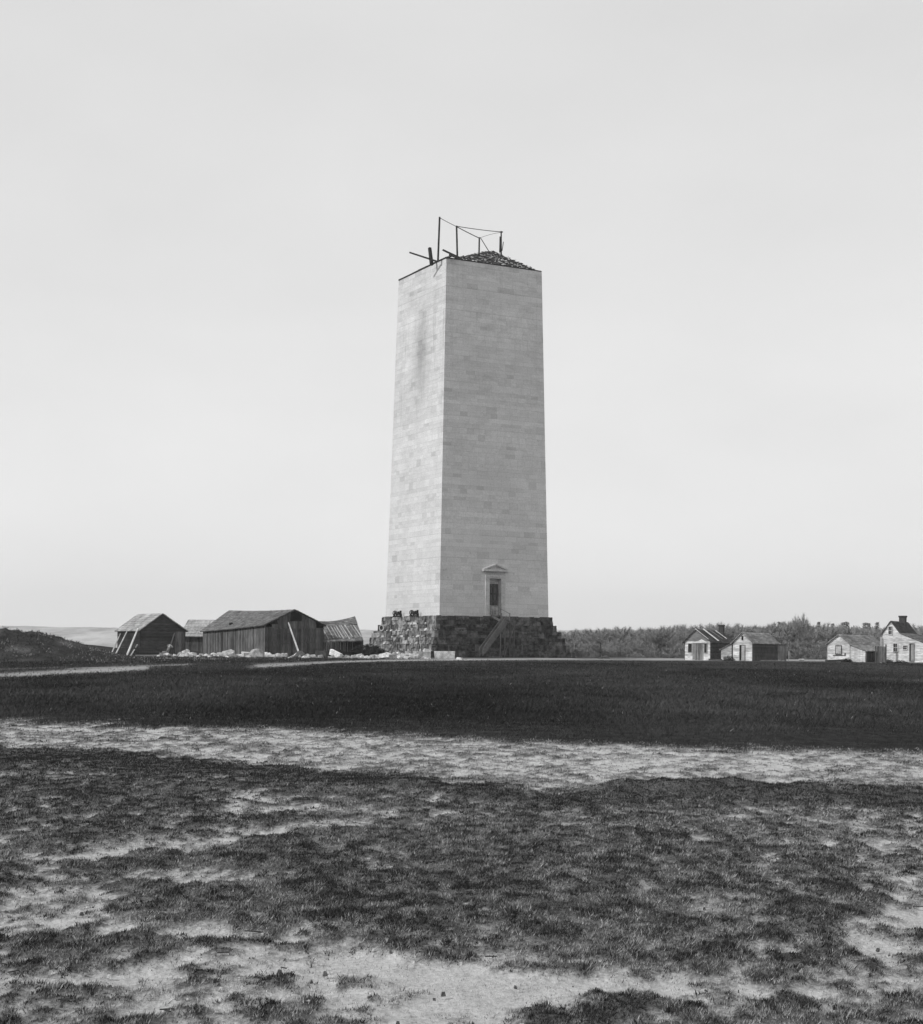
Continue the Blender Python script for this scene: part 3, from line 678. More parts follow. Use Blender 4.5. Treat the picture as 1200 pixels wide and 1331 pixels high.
chimney(e, w * .75, 7.6, 2.9, 4.55, .6, .6)
for (y0, x0, z0, y1, x1, z1, ww, tn) in ((-.28, w * .42, 3.93, -.2, w * .95, 2.62, .16, 1.5), (2.7, w * .46, 3.95, 1.2, w * 1.22, 2.45, .2, 1.7), (6.6, w * .6, 3.8, 6.1, w * 1.1, 2.75, .14, 1.4), (4.6, w * .5, 3.95, 4.1, w * 1.12, 2.7, .10, .5)):
    b = MB(); b.bar((x0, y0, z0), (x1, y1, z1), ww, .06, tn); b.build('loose_rafter', M['pole'], e)

# R2: cabin with plank lean-to on its left
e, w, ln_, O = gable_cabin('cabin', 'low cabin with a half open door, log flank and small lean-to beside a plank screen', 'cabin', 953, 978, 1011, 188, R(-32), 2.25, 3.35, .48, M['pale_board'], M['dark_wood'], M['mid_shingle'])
opening('doorway', w * .36, w * .62, .02, 1.9, -.05, e, M['void'], M['shed_board'], .05)
b = MB(); b.box(w * .47, w * .63, -.2, -.14, .03, 1.85, .9); b.build('door', M['shed_board'], e)
opening('loft_hole', w * .45, w * .53, 2.5, 3.0, -.05, e, M['void'])
b = MB(); lw = 1.55
hboards(b, lambda z: -lw if z < 1.35 else -lw + lw * (z - 1.35) / .75, lambda z: -.06, -.1, 2.1, .05, .04, .2, (.5, .75)); b.build('lean_to_wall', M['pale_board'], e)
b = MB(); roof_plane(b, (-.06, -.1, 2.15), (-.06, 4, 2.15), (-lw - .15, 4, 1.32), (-lw - .15, -.1, 1.32)); b.build('lean_to_roof', M['shingle'], e)
b = MB(); b.box(-.16, -.06, -.06, .04, -.1, 2.0, .4); b.build('corner_post', M['dark_wood'], e)
# plank screen by R2
A = ground(1011.5, 856.2); A = Vector((A.x * 189 / A.y, 189, 0)); A.z = tz(A.x, A.y)
e = empty('plank_screen', A, R(-8), 'open dark board screen with tall posts beside the low cabin', 'fence')
b = MB(); vboards(b, .12, .85, .05, lambda x: 1.95, 0, .04, .2, (.7, 1.5)); b.build('board_panel', M['dark_wood'], e)
for xx in (0, .92): b = MB(); b.box(xx - .06, xx + .06, -.06, .06, -.1, 2.15); b.build('post', M['dark_wood'], e)
b = MB(); b.box(.06, .86, -.1, -.055, 1.96, 2.08); b.build('rail', M['dark_wood'], e)
A = at(1025.6, 854, 190); A.z = tz(A.x, A.y); b = MB(); b.bar((0, 0, -.1), (0, 0, 1.25), .12); o = b.build('post', M['pole']); o.location = A; tag(o, 'short pale lone post right of the plank screen', 'post')
A = at(1042, 854, 196); A.z = tz(A.x, A.y); b = MB(); b.tube([(-.35, 0, .12), (.35, .05, .14)], .14, .13, 9, 1.2); o = b.build('log', M['pole']); o.location = A; tag(o, 'short white log lying in the yard before the trees', 'log')

# R3: cabin with right lean-to
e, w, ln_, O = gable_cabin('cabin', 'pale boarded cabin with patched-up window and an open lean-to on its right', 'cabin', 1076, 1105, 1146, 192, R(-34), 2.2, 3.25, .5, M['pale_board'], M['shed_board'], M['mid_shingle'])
opening('boarded_window', w * .38, w * .62, .95, 1.95, -.05, e, M['pale_board'], M['barn_wood'], .06, .3, (.6, .8))
b = MB(); b.box(w * .25, w * .82, -.13, -.06, .72, .8, 1); b.box(w * .77, w * .82, -.125, -.06, .81, 1.05, 1); b.build('shelf', M['dark_wood'], e)
b = MB(); b.box(-.2, w + .1, -.35, -.07, -.1, .16, 1); b.build('sill_timber', M['dark_wood'], e)
lw = 2.0; b = MB(); vboards(b, w + .06, w + lw, -.05, lambda x: 2.05 - .75 * (x - w) / lw, 0, .04, .22, (.75, .95)); b.build('lean_to_wall', M['pale_board'], e)
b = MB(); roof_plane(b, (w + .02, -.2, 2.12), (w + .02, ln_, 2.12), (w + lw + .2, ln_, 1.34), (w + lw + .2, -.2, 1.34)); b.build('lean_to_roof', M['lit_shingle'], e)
b = MB(); vboards(b, .3, ln_ - .3, 0, lambda x: 1.15, 0, .04, .25, (.5, 1.2)); side_xf(b, math.pi / 2, (w + lw, 0, 0)); b.build('lean_to_doors', M['dark_wood'], e)
for yy in (.05, 2.2, 4.4): b = MB(); b.box(w + lw - .02, w + lw + .1, yy, yy + .12, -.1, 1.3); b.build('lean_to_post', M['barn_wood'], e)

# R4: white saltbox house
O = house_origin(1147.5, 186); O.z += .2; phi = R(-30)
e = empty('house', O, phi, 'white saltbox house with a long dark roof and brick chimney at the right edge', 'house')
w = 6.3; xa = .95; ridge, el, er = 4.75, 3.3, 1.6; xk = 2.05; zk = 3.3; ln_ = 8
topf = lambda x: el + (ridge - el) * x / xa if x < xa else (ridge - (ridge - zk) * (x - xa) / (xk - xa) if x < xk else zk - (zk - er) * (x - xk) / (w - xk))
lf = lambda z: 0 if z <= el else xa * (z - el) / (ridge - el)
rf = lambda z: w if z <= er else (w - (w - xk) * (z - er) / (zk - er) if z < zk else xk - (xk - xa) * (z - zk) / (ridge - zk))
b = MB(); hboards(b, lf, rf, -.1, ridge - .03, 0, .035, .17, (.84, 1.08)); b.box(0, w, -.03, .06, -.5, -.105, .35); b.build('front_wall', M['pale_board'], e)
b = MB(); hboards(b, lambda z: 0, lambda z: ln_, -.1, el, 0, .04); side_xf(b, -math.pi / 2, (-.05, ln_, 0)); b.build('left_wall', M['pale_board'], e)
b = MB(); hboards(b, lambda z: 0, lambda z: ln_, -.1, er, 0, .04); side_xf(b, math.pi / 2, (w + .05, 0, 0)); b.build('right_wall', M['shed_board'], e)
b = MB(); hboards(b, lf, rf, -.1, ridge - .03, 0, .035); side_xf(b, math.pi, (w, ln_, 0)); b.v = [(w - v[0], v[1], v[2]) for v in b.v]; b.build('back_wall', M['pale_board'], e)
b = MB(); roof_plane(b, (xa, -.15, ridge + .07), (xa, ln_, ridge + .07), (-.15, ln_, el - .1), (-.15, -.15, el - .1)); b.build('roof_slope', M['dark_shingle'], e)
b = MB(); roof_plane(b, (xa, -.15, ridge + .07), (xa, ln_, ridge + .07), (xk, ln_, zk + .07), (xk, -.15, zk + .07)); b.build('roof_slope', M['dark_shingle'], e)
b = MB(); roof_plane(b, (xk, -.15, zk + .065), (xk, ln_, zk + .065), (w + .2, ln_, er + .0), (w + .2, -.15, er + .0)); b.build('lean_to_roof', M['shingle'], e)
chimney(e, 1.05, 5.2, 4.0, 5.55, .75, .75)
for (nm, pxa, pxb, ya, yb, m_, fr) in (('window', 1155.2, 1159.4, 814.5, 824.5, 'glass', 1), ('window', 1161.8, 1166.6, 836.5, 847, 'glass', 1), ('window', 1174.4, 1179.2, 839.6, 844, 'glass', 1)):
    xa_, xb_ = solve_w(O, phi, pxa), solve_w(O, phi, pxb); dd = O.y + math.sin(phi) * xa_
    opening(nm, xa_, xb_, px_z(O, yb, pxa, dd), px_z(O, ya, pxa, dd), -.045, e, M[m_], M['pale_board'], .06, 0, panes=True)
xa_, xb_ = solve_w(O, phi, 1182.8), solve_w(O, phi, 1188.2); dd = O.y + math.sin(phi) * xa_
opening('doorway', xa_, xb_, .05, px_z(O, 836.5, 1185, dd), -.045, e, M['void'], M['shed_board'], .05)
b = MB(); b.box(xa_ + .17, xb_ + .0, -.18, -.12, .06, px_z(O, 837.5, 1185, dd), .85); b.build('door', M['shed_board'], e)
# gate and posts left of the house
A = at(1138.5, 860, 181); A.z = tz(A.x, A.y)
e = empty('gate', A, R(-5), 'dark plank gate with heavy posts left of the white house', 'gate')
b = MB(); vboards(b, .32, 1.1, .06, lambda x: 1.95, 0, .05, .2, (.9, 1.8)); b.build('board_panel', M['dark_wood'], e)
for xx in (.0, .24, 1.16): b = MB(); b.box(xx - .07, xx + .07, -.08, .08, -.1, 2.0 + .2 * (xx > 1)); b.build('post', M['dark_wood'], e)
A = at(1145.2, 858, 184); A.z = tz(A.x, A.y); b = MB(); b.bar((0, 0, -.1), (0, 0, 3.1), .15, None, 1.2); b.bar((.25, .02, -.1), (.25, .02, 2.9), .1, None, .9); o = b.build('pole', M['pole']); o.location = A; tag(o, 'pale upright pole rising behind the dark plank gate', 'pole')

# L1: braced shed
e, w, ln_, O = gable_cabin('shed', 'dark gabled shed propped by pale poles, its roof sunlit on the left', 'shed', 182.5, 240, 153.5, 186, R(34), 3.1, 5.0, .47, M['dark_horizontal'], M['dark_wood'], M['lit_shingle'], over=.3, leftm=M['timber'])
b = MB(); vboards(b, w * .78, w - .02, 0, lambda x: 2.9, -.07, .03, .25, (.8, 2.0)); b.build('door_boards', M['dark_wood'], e)
GL = 'poles propping the dark gabled shed'
for (t0, b0, dt, db, wd, lab, tn) in (((160, 816), (144, 849.5), 193, 184.5, .13, 'pole propping the far left end of the dark gabled shed', 1.0), ((167.5, 816), (149.5, 850.5), 190, 182, .14, 'pole propping the middle of the left side of the shed', 1.1),
        ((179.3, 817), (164.8, 852), 185.6, 179.5, .2, 'thick bright pole propping the near corner of the shed', 1.3), ((178.5, 838), (170, 852), 183.5, 179.3, .14, 'short pole under the thick bright prop at the shed corner', 1.0),
        ((227, 823), (217.5, 847), 187.5, 185, .15, 'dark thin pole leaning on the gable face of the shed', .22)):
    A = at(*b0, db); A.z = tz(A.x, A.y) - .05; B = at(*t0, dt); bb = MB(); bb.bar((0, 0, 0), B - A, wd, None, tn, .8); o = bb.build('prop_pole', M['pole']); o.location = A; tag(o, lab, 'pole', GL)

# L2: low shed behind
O = house_origin(236, 212); e = empty('shed', O, R(-3), 'low shed with a broad grey roof between the braced shed and the barn', 'shed')
wL = solve_w(O, R(-3), 292); zr = px_z(O, 805.5, 250, 216); ze = px_z(O, 826, 250, 211.5)
b = MB(); vboards(b, 0, wL, -.1, lambda x: ze - .05, 0, .05, .28, (.5, 1.3)); b.build('front_wall', M['dark_wood'], e)
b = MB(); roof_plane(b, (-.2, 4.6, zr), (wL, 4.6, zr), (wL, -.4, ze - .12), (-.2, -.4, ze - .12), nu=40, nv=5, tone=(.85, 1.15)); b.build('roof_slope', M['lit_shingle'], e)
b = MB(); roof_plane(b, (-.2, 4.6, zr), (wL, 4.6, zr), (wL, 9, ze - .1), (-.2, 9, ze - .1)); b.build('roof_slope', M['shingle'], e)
b = MB(); vboards(b, 0, wL, -.1, lambda x: ze - .05, 8.8, .05, .28); b.build('back_wall', M['dark_wood'], e)
b = MB(); hboards(b, lambda z: 0 if z < ze else 4.4 * (z - ze) / (zr - ze), lambda z: 8.8 if z < ze else 8.8 - 4.4 * (z - ze) / (zr - ze), -.1, zr - .1, 0, .04); side_xf(b, -math.pi / 2, (-.03, 8.8, 0)); b.build('left_wall', M['dark_wood'], e)

# L3: long barn
O = house_origin(345.5, 186); phi = R(30)
e = empty('barn', O, phi, 'long weathered board barn with a sagging roof and a propping pole on its gable', 'barn')
w = solve_w(O, phi, 419.5); ln_ = solve_l(O, phi, 264.5)
ev = px_z(O, 811.5, 345, 186); evb = px_z(O, 820, 264, 186 + ln_ * math.cos(phi)); rg_ = px_z(O, 793.5, 381, 189.5)
rgb = px_z(O, 794.8, 309, 189.5 + ln_ * math.cos(phi)); evr = px_z(O, 812, 419, 190); xa = w * .485
topf = lambda x: ev + (rg_ - ev) * x / xa if x < xa else rg_ - (rg_ - evr) * (x - xa) / (w - xa)
b = MB(); vboards(b, 0, w, -.1, lambda x: min(topf(x), 3.55) - .02, 0, .05, .26, (.55, 1.35)); b.build('gable_wall', M['barn_wood'], e)
b = MB(); vboards(b, .7, w - .9, 3.42, lambda x: topf(x) - .05, -.055, .04, .26, (.5, 1.3)); b.build('gable_boards', M['barn_wood'], e)
b = MB(); prism(b, [(xa - .55, topf(xa) - 1.35), (xa + .95, topf(xa) - 1.3), (xa + .95, topf(xa + .95) - .15), (xa, rg_ - .12), (xa - .45, topf(xa - .45) - .1)], -.17, -.105, 1); b.build('loft_opening', M['void'], e)
b = MB(); prism(b, [(.25, ev + .02), (1.5, ev + .05), (1.3, topf(1.3) - .1), (.5, topf(.5) - .08)], -.15, -.105, 1); b.build('gable_gap', M['void'], e)
b = MB(); vboards(b, 1.0, 3.1, .15, lambda x: 3.3, -.06, .05, .3, (.6, 1.1)); dd_ = b.build('door', M['barn_wood'], e)
for z_ in (1.5, 2.7): b = MB(); b.box(1.05, 3.05, -.15, -.115, z_, z_ + .12); b.build('door_batten', M['dark_wood'], dd_)
b = MB(); b.box(w * .62, w * .8, -.1, -.055, 1.72, 1.8); b.build('batten', M['dark_wood'], e)
b = MB(); vboards(b, 0, ln_, -.1, lambda x: evb + (ev - evb) * (x / ln_) ** 1.3 - .04, 0, .05, .3, (.5, 1.35)); side_xf(b, -math.pi / 2, (-.05, ln_, 0)); b.build('left_wall', M['barn_wood'], e)
b = MB(); b.box(-.18, -.11, ln_ * .66, ln_ * .68, -.05, evb - .2, .4); b.build('wall_post', M['dark_wood'], e)
b = MB(); vboards(b, 0, ln_, -.1, lambda x: evr - .04, 0, .05, .3); side_xf(b, math.pi / 2, (w + .05, 0, 0)); b.build('right_wall', M['barn_wood'], e)
b = MB(); vboards(b, 0, w, -.1, lambda x: min(evb + (rgb - evb) * x / xa, rgb - (rgb - evr) * max(0, x - xa) / (w - xa)), 0, .05, .3); b.v = [(v[0], v[1] + ln_, v[2]) for v in b.v]; b.build('back_wall', M['barn_wood'], e)
b = MB(); roof_plane(b, (xa, -.25, rg_ + .08), (xa, ln_ + .2, rgb + .08), (-.35, ln_ + .2, evb - .05), (-.35, -.25, ev - .08), nu=40, nv=12, sag=.12, tone=(.7, 1.25), wob=.03); b.build('roof_slope', M['shingle'], e)
b = MB(); roof_plane(b, (xa, -.25, rg_ + .08), (xa, ln_ + .2, rgb + .08), (w + .3, ln_ + .2, evr - .05), (w + .3, -.25, evr - .05), nu=30, nv=10, sag=.12); b.build('roof_slope', M['shingle'], e)
b = MB(); b.box(.4, .75, ln_ * .60, ln_ * .60 + .4, evb + .15, evb + 1.0, .4); b.bar((.4, ln_ * .56, evb + .5), (1.3, ln_ * .5, evb + .62), .3, .05, 6); b.build('vent', M['dark_wood'], e)
b = MB(); b.bar((1.6, ln_ * .86, evb + .95), (3.0, ln_ * .78, evb + 1.5), .12, .1, .6); b.build('roof_batten', M['dark_wood'], e)
A = at(390.5, 848.5, 181); A.z = tz(A.x, A.y); B = at(374.8, 809, 187.3); bb = MB(); bb.bar((0, 0, 0), B - A, .16, None, 1.25, .8); o = bb.build('prop_pole', M['pole']); o.location = A; tag(o, 'long thin pale pole propping the gable of the barn', 'pole')

# L4: collapsing open shed right of the barn
A0, B0 = at(404, 806.5, 200), at(461.5, 801, 200); A1, B1 = at(417, 813.5, 197.3), at(465, 811, 197.3); A2, B2 = at(420.5, 834, 189.5), at(472.5, 832.5, 189.5)
e = empty('open_shed', (B2.x - 2, 192, tz(B2.x - 2, 192)), 0, 'slumping open shed roof of loose battens, leaning against the right of the barn', 'shed')
off = e.location.copy()
b = MB(); roof_plane(b, A0 - off, B0 - off, B1 - off, A1 - off, nu=14, nv=4, sag=.35, tone=(.6, 1.3)); b.build('upper_roof', M['shingle'], e)
b = MB(); roof_plane(b, A1 - off + Vector((0, .1, -.12)), B1 - off + Vector((0, .1, -.12)), B2 - off, A2 - off, nu=20, nv=5, tone=(.6, 1.2)); b.build('lower_roof', M['shingle'], e)
for i in range(13):
    t = (i + .4 + rnd.uniform(-.2, .2)) / 13
    if rnd.random() < .25: continue
    q0 = A1.lerp(B1, max(t - .02, 0)) - off + Vector((0, -.02, .05)); q1 = A2.lerp(B2, min(t + .12, 1)) - off + Vector((0, -.1, .1))
    b = MB(); b.bar(q0.lerp(q1, rnd.uniform(0, .15)), q0.lerp(q1, rnd.uniform(.8, .98)), rnd.uniform(.1, .18), .06, rnd.uniform(.6, 1.05)); b.build('batten', M['pole'], e)
for t in (.05, .5, .97):
    q = A2.lerp(B2, t) - off; b = MB(); b.bar((q.x, q.y + .2, -.1), (q.x, q.y + .2, q.z), .14); b.build('post', M['dark_wood'], e)
q = A0 - off; q2 = B0 - off; b = MB(); vboards(b, q.x, q2.x, -.2, lambda x: q.z + (q2.z - q.z) * (x - q.x) / (q2.x - q.x) - .4 - .3 * math.sin(math.pi * (x - q.x) / (q2.x - q.x)), q.y + .1, .05, .3, (.3, .9)); b.build('back_wall', M['dark_wood'], e)
b = MB(); b.poly([B0 - off + Vector((0, 0, -.15)), B1 - off + Vector((0, 0, -.2)), B2 - off + Vector((0, 0, -.15)), Vector((B2.x - off.x, B2.y - off.y, -.1)), Vector((B0.x - off.x, B0.y - off.y, -.1))], 1)
pp = b.build('end_wall', M['barn_wood'], e); md = pp.modifiers.new('thickness', 'SOLIDIFY'); md.thickness = .06

# ------------------------------------------------------------------ stones
def rock_mesh(sx_, sy_, sz_, seed, blocky=.6):
    """an angular broken block: the hull of scattered points, squarer when blocky"""
    r = random.Random(seed); bm = bmesh.new(); pts = []
    for i in range(6 + int(6 * blocky)):
        p = Vector((r.uniform(-1, 1), r.uniform(-1, 1), r.uniform(-1, 1))); m_ = max(abs(p.x), abs(p.y), abs(p.z))
        p = (p / m_) * blocky + p.normalized() * (1 - blocky); pts.append(p * .5)
    if blocky > .65:
        pts += [Vector((a * .5, b * .5, c * .5)) * r.uniform(.8, 1) for a in (-1, 1) for b in (-1, 1) for c in (-1, 1)]
    else: pts += [Vector((r.uniform(-.2, .2), r.uniform(-.2, .2), .56))] + [Vector((a * .5, b * .45, -.45)) * r.uniform(.8, 1.05) for a in (-1, 1) for b in (-1, 1)]
    z0 = min(p.z for p in pts)
    for p in pts: bm.verts.new((p.x * sx_, p.y * sy_, (p.z - z0) * sz_ * .95))
    h_ = bmesh.ops.convex_hull(bm, input=bm.verts)
    bmesh.ops.delete(bm, geom=list({g for g in h_['geom_interior'] + h_['geom_unused'] if isinstance(g, bmesh.types.BMVert)}), context='VERTS')
    me = bpy.data.meshes.new('stone'); bm.to_mesh(me); bm.free(); return me
def put_stone(name, me, loc, rot, m, tone, label, cat='stone', group=None):
    a = me.attributes.new('tone', 'FLOAT', 'FACE') if 'tone' not in me.attributes else me.attributes['tone']
    a.data.foreach_set('value', np.full(len(me.polygons), tone, dtype=np.float32))
    if not me.materials: me.materials.append(m)
    o = bpy.data.objects.new(name, me); C.objects.link(o); o.location = loc; o.rotation_euler = rot; tag(o, label, cat, group); return o
def stone(px, py, wpx, hpx, d, label, m='pale_stone', tone=1., rot=(0, 0, 0), blocky=.6, depth=None, sink=.06, name='stone_block', group=None, seed=None, z=None):
    A = at(px, py, d); A.z = (tz(A.x, A.y) if z is None else z) - sink
    s_ = d / FPX; me = rock_mesh(wpx * s_ * 1.05, (depth or wpx * s_ * .8), hpx * s_ * 1.12, seed or rnd.randint(0, 9999), blocky)
    return put_stone(name, me, A, rot, M[m], tone, label, 'stone', group)
GS = 'pale marble blocks dumped along the front of the sheds'
big = [ (297, 853, 19, 10, 174, 'big peaked pale stone in front of the left wall of the barn', 'pale_stone', .8, .4), (333, 853.5, 22, 11, 174, 'largest peaked stone, grey, before the near corner of the barn', 'pale_stone', .62, .4),
 (351.5, 854.5, 14, 5, 171, 'flat bright slab tilted up before the barn door', 'pale_stone', 1.25, .9), (365, 853, 13, 6, 173, 'rounded grey stone right of the tilted slab', 'pale_stone', .7, .5),
 (311, 851, 14, 4, 176, 'long low white slab against the left wall of the barn', 'pale_stone', 1.15, .8), (418, 854, 14, 9.5, 173, 'dark square block in front of the right corner of the barn', 'dark_stone', .8, .8),
 (391, 853.5, 19, 9, 175, 'dark boulder at the foot of the propping pole', 'dark_stone', .9, .4), (407, 853, 16, 5, 173, 'low grey stone between two dark blocks before the barn', 'pale_stone', .6, .5),
 (253, 852, 11, 8, 176, 'dark squarish block among white rubble by the shed', 'dark_stone', .7, .7), (502, 854, 19, 8, 178, 'big white boulder in front of the brush pile', 'pale_stone', 1.15, .4),
 (579, 854.8, 27, 10, 180, 'long rounded white block before the foundation, rightmost of the stones', 'pale_stone', 1.0, .75), (468, 853, 11, 6, 178, 'mid grey stone behind the fallen white beams', 'pale_stone', .7, .5)]
for px, py, wp, hp, dd, lab, m, tn, bl in big: stone(px, py, wp, hp, dd, lab, m, tn, (0, 0, rnd.uniform(-.3, .3)), bl)
# fallen white beams
for (p0, p1, wd, lab) in (((430.5, 845.5), (443.5, 852), .34, 'upper of two white beams lying tilted before the open shed'), ((429.5, 849), (443, 855), .3, 'lower of two white beams lying tilted before the open shed')):
    A, B = at(*p0, 176), at(*p1, 174); bb = MB(); bb.bar((0, 0, 0), B - A, wd, None, 1.3); o = bb.build('stone_beam', M['pale_stone']); o.location = A; tag(o, lab, 'beam', 'fallen white beams')
A = at(515, 848.5, 184); A.z = tz(A.x, A.y) + .25; bb = MB(); bb.bar((0, 0, .0), (1.6, .2, .25), .35, .2, 1.3); bb.box(1.5, 2.9, -.1, .5, .05, .3, 1.3); o = bb.build('stone_slab', M['pale_stone']); o.location = A; tag(o, 'long thin white slab lying at the foot of the foundation', 'slab')
A = at(542, 851, 188); A.z = tz(A.x, A.y); e = empty('stone_box', A, R(12), 'pale squared stone box with a cap against the sunlit foot of the foundation', 'block')
b = MB(); b.box(0, .75, 0, .9, -.1, .72, .85); b.box(.77, 1.72, .02, .9, -.1, .74, 1.0); b.build('body', M['pale_stone'], e)
b = MB(); b.hexa([(.9, .1, .742), (1.75, .1, .742), (1.75, .8, .742), (.9, .8, .742), (1.0, .2, 1.15), (1.5, .2, 1.1), (1.5, .7, 1.1), (1.0, .7, 1.15)], 1.1); b.build('cap', M['pale_stone'], e)
protos = [rock_mesh(1, .8, .62, 100 + i, rnd.choice([.35, .5, .75])) for i in range(9)]
def small(px, py, wpx, d, tone, lab, grp, zadd=0, z=None):
    me = protos[rnd.randrange(9)]
    kk = ('pale', 0) ; t_ = min((.55, .8, 1.0, 1.2), key=lambda q: abs(q - tone))
    key = (me.name, t_)
    if key not in SM: 
        m2 = me.copy(); SM[key] = m2; m2.attributes.new('tone', 'FLOAT', 'FACE').data.foreach_set('value', np.full(len(m2.polygons), t_, dtype=np.float32)); m2.materials.append(M['pale_stone'])
    A = at(px, py, d); A.z = (tz(A.x, A.y) if z is None else z) - .03 + zadd; s_ = wpx * d / FPX
    o = bpy.data.objects.new('stone_block', SM[key]); C.objects.link(o); o.location = A; o.rotation_euler = (rnd.uniform(-.25, .25), rnd.uniform(-.25, .25), rnd.uniform(0, 6)); o.scale = (s_, s_, s_ * rnd.uniform(.7, 1.1))
    tag(o, lab, 'stone', grp)
SM = {}
small_lab = 'small rough pale stone in the row dumped along the front of the sheds'
for i in range(190):
    px = 206 + (600 - 206) * (i + rnd.uniform(-.4, .4)) / 190
    if 560 < px < 596 or 165 < px < 203: continue
    small(px, 853, rnd.choice([3, 4, 5, 6, 7, 8, 11]), rnd.uniform(170, 183), rnd.choice([.55, .55, .8, .8, 1., 1.2, 1.2]), small_lab, GS)
for i in range(34):
    px = rnd.uniform(232, 250); dd = rnd.uniform(175, 181); h_ = max(0, 1 - abs(px - 243) / 11) * max(0, 1 - abs(dd - 178) / 3.2)
    small(px, 850, rnd.choice([3, 4, 5, 6, 7]), dd, rnd.choice([.8, 1., 1.2]), 'white broken stone in the low heap right of the stooping person', 'white rubble heap by the shed', h_ * .65)
for i in range(60):                             # rubble on and under the sunlit side of the foundation
    t = rnd.uniform(-.95, .85); lev = rnd.choice([0, 1, 2, 3, 4, 5, 5, 5]); yy = t * (MW / 2 + 1)
    zl = zb - sum(hts[:lev + 1]) if lev < 5 else 0; xo = -(MW / 2 + offs[lev] + rnd.uniform(.12, .35)) if lev < 5 else -(MW / 2 + 2.9 + rnd.uniform(0, 1.5))
    P = mon_pt(xo, yy, zl); me = protos[rnd.randrange(9)]; t_ = rnd.choice([.55, .8, 1., 1.2]); key = (me.name, t_)
    if key not in SM:
        m2 = me.copy(); SM[key] = m2; m2.attributes.new('tone', 'FLOAT', 'FACE').data.foreach_set('value', np.full(len(m2.polygons), t_, dtype=np.float32)); m2.materials.append(M['pale_stone'])
    o = bpy.data.objects.new('stone_block', SM[key]); C.objects.link(o); s_ = rnd.uniform(.3, .62) if lev < 5 else rnd.uniform(.4, 1.1)
    o.location = P; o.rotation_euler = (0, 0, rnd.uniform(0, 6)); o.scale = (s_, s_, s_); tag(o, 'loose pale stone on the sunlit left steps of the foundation', 'stone', 'loose stones on the foundation')

# old winches and a barrel on the foundation's left side
def winch(yy, lab):
    P = mon_pt(-MW / 2 - .5, yy, zb); e = empty('winch', P, TH + math.pi / 2, lab, 'winch', 'dark winches on the foundation')
    for s in (-.55, .55):
        b = MB(); b.bar((s, -.3, -.02), (s, -.05, .75), .14); b.bar((s, .3, -.02), (s, .05, .75), .14); b.bar((s, -.4, .05), (s, .4, .05), .14); b.build('frame', M['timber'], e)
    b = MB(); b.tube([(-.6, 0, .5), (.6, 0, .5)], .2, .2, 12); b.build('drum', M['timber'], e)
    b = MB(); pts = [(.66, .34 * math.cos(a), .5 + .34 * math.sin(a)) for a in np.linspace(0, 2 * math.pi, 17)]; b.tube(pts, .05, None, 5)
    for a in range(4): b.bar((.66, .32 * math.cos(a * .785), .5 + .32 * math.sin(a * .785)), (.66, -.32 * math.cos(a * .785), .5 - .32 * math.sin(a * .785)), .05)
    b.build('wheel', M['timber'], e)
    b = MB(); b.bar((-1.15, 0, -.1), (-1.15, 0, .85), .2); b.build('post', M['timber'], e)
winch(3.6, 'dark winch with an upright post, left of the two on the foundation ledge'); winch(-1.7, 'dark winch with an upright post, nearer the corner on the foundation ledge')
P = mon_pt(-MW / 2 - 1.1, 6.6, zb - sum(hts[:2])); e = empty('barrel', P, TH - 1.2, 'round barrel lying end-on on the left ledge of the foundation', 'barrel')
b = MB(); b.tube([(0, -.5, .5), (0, -.25, .5), (0, 0.2, .5), (0, .5, .5)], .46, .46, 14); b.build('staves', M['shed_board'], e)
b = MB(); b.tube([(0, -.515, .5), (0, -.50, .5)], .3, .3, 14); b.build('open_end', M['void'], e)
P = mon_pt(-MW / 2 - 1.5, 8.3, zb - sum(hts[:3])); me = rock_mesh(1.5, .7, .7, 77, .85); put_stone('stone_block', me, P, (0, 0, .2), M['pale_stone'], 1.2, 'bright oblong block at the far left end of the foundation ledge')
for i, (ya, yb) in enumerate(((-.5, .4), (.9, .5))):
    P0 = mon_pt(-MW / 2 - 3.4, ya, 0); P1 = mon_pt(-MW / 2 - 1.9, yb, 2.6); b = MB(); b.bar((0, 0, 0), P1 - P0, .2, .08, .9); o = b.build('plank', M['dark_wood']); o.location = P0; tag(o, ('left' if i else 'right') + ' one of two planks leaning on the sunlit side of the foundation', 'plank')

# brush pile and plank stack
def brush(name, loc, rx, ry, rz_, n, label, tone=(.5, 1.4), seed=3):
    r = random.Random(seed); b = MB()
    for i in range(n):
        a = r.uniform(0, 6.28); q = r.random() ** .5; p = Vector((rx * q * math.cos(a), ry * q * math.sin(a), r.uniform(0, 1) * rz_ * (1 - q * q) ** .6)); a2 = r.uniform(0, 6.28); l_ = r.uniform(.25, .8)
        D = Vector((math.cos(a2), math.sin(a2), r.uniform(-.3, .8))) * l_
        pr = D.cross(Vector((r.uniform(-1, 1), r.uniform(-1, 1), 1))).normalized() * r.uniform(.015, .05)
        b.poly([p - D * .5 - pr, p - D * .5 + pr, p + D * .5], r.uniform(*tone))
    o = b.build(name, M['timber']); o.location = loc; tag(o, label, 'brush'); return o
A = at(478, 849, 186); A.z = tz(A.x, A.y) - .1; brush('brush_pile', A, 2.6, 2.0, 1.75, 5200, 'dark heap of cut brush between the open shed and the foundation')
A = at(437, 846, 188); A.z = tz(A.x, A.y) - .1; brush('brush_pile', A, 2.0, 1.3, 1.0, 2600, 'low dark brush piled under the slumping open shed roof', seed=9)
A = at(174, 851, 179.5); A.z = tz(A.x, A.y); e = empty('plank_stack', A, R(6), 'low stack of dark planks in front of the gabled shed', 'planks')
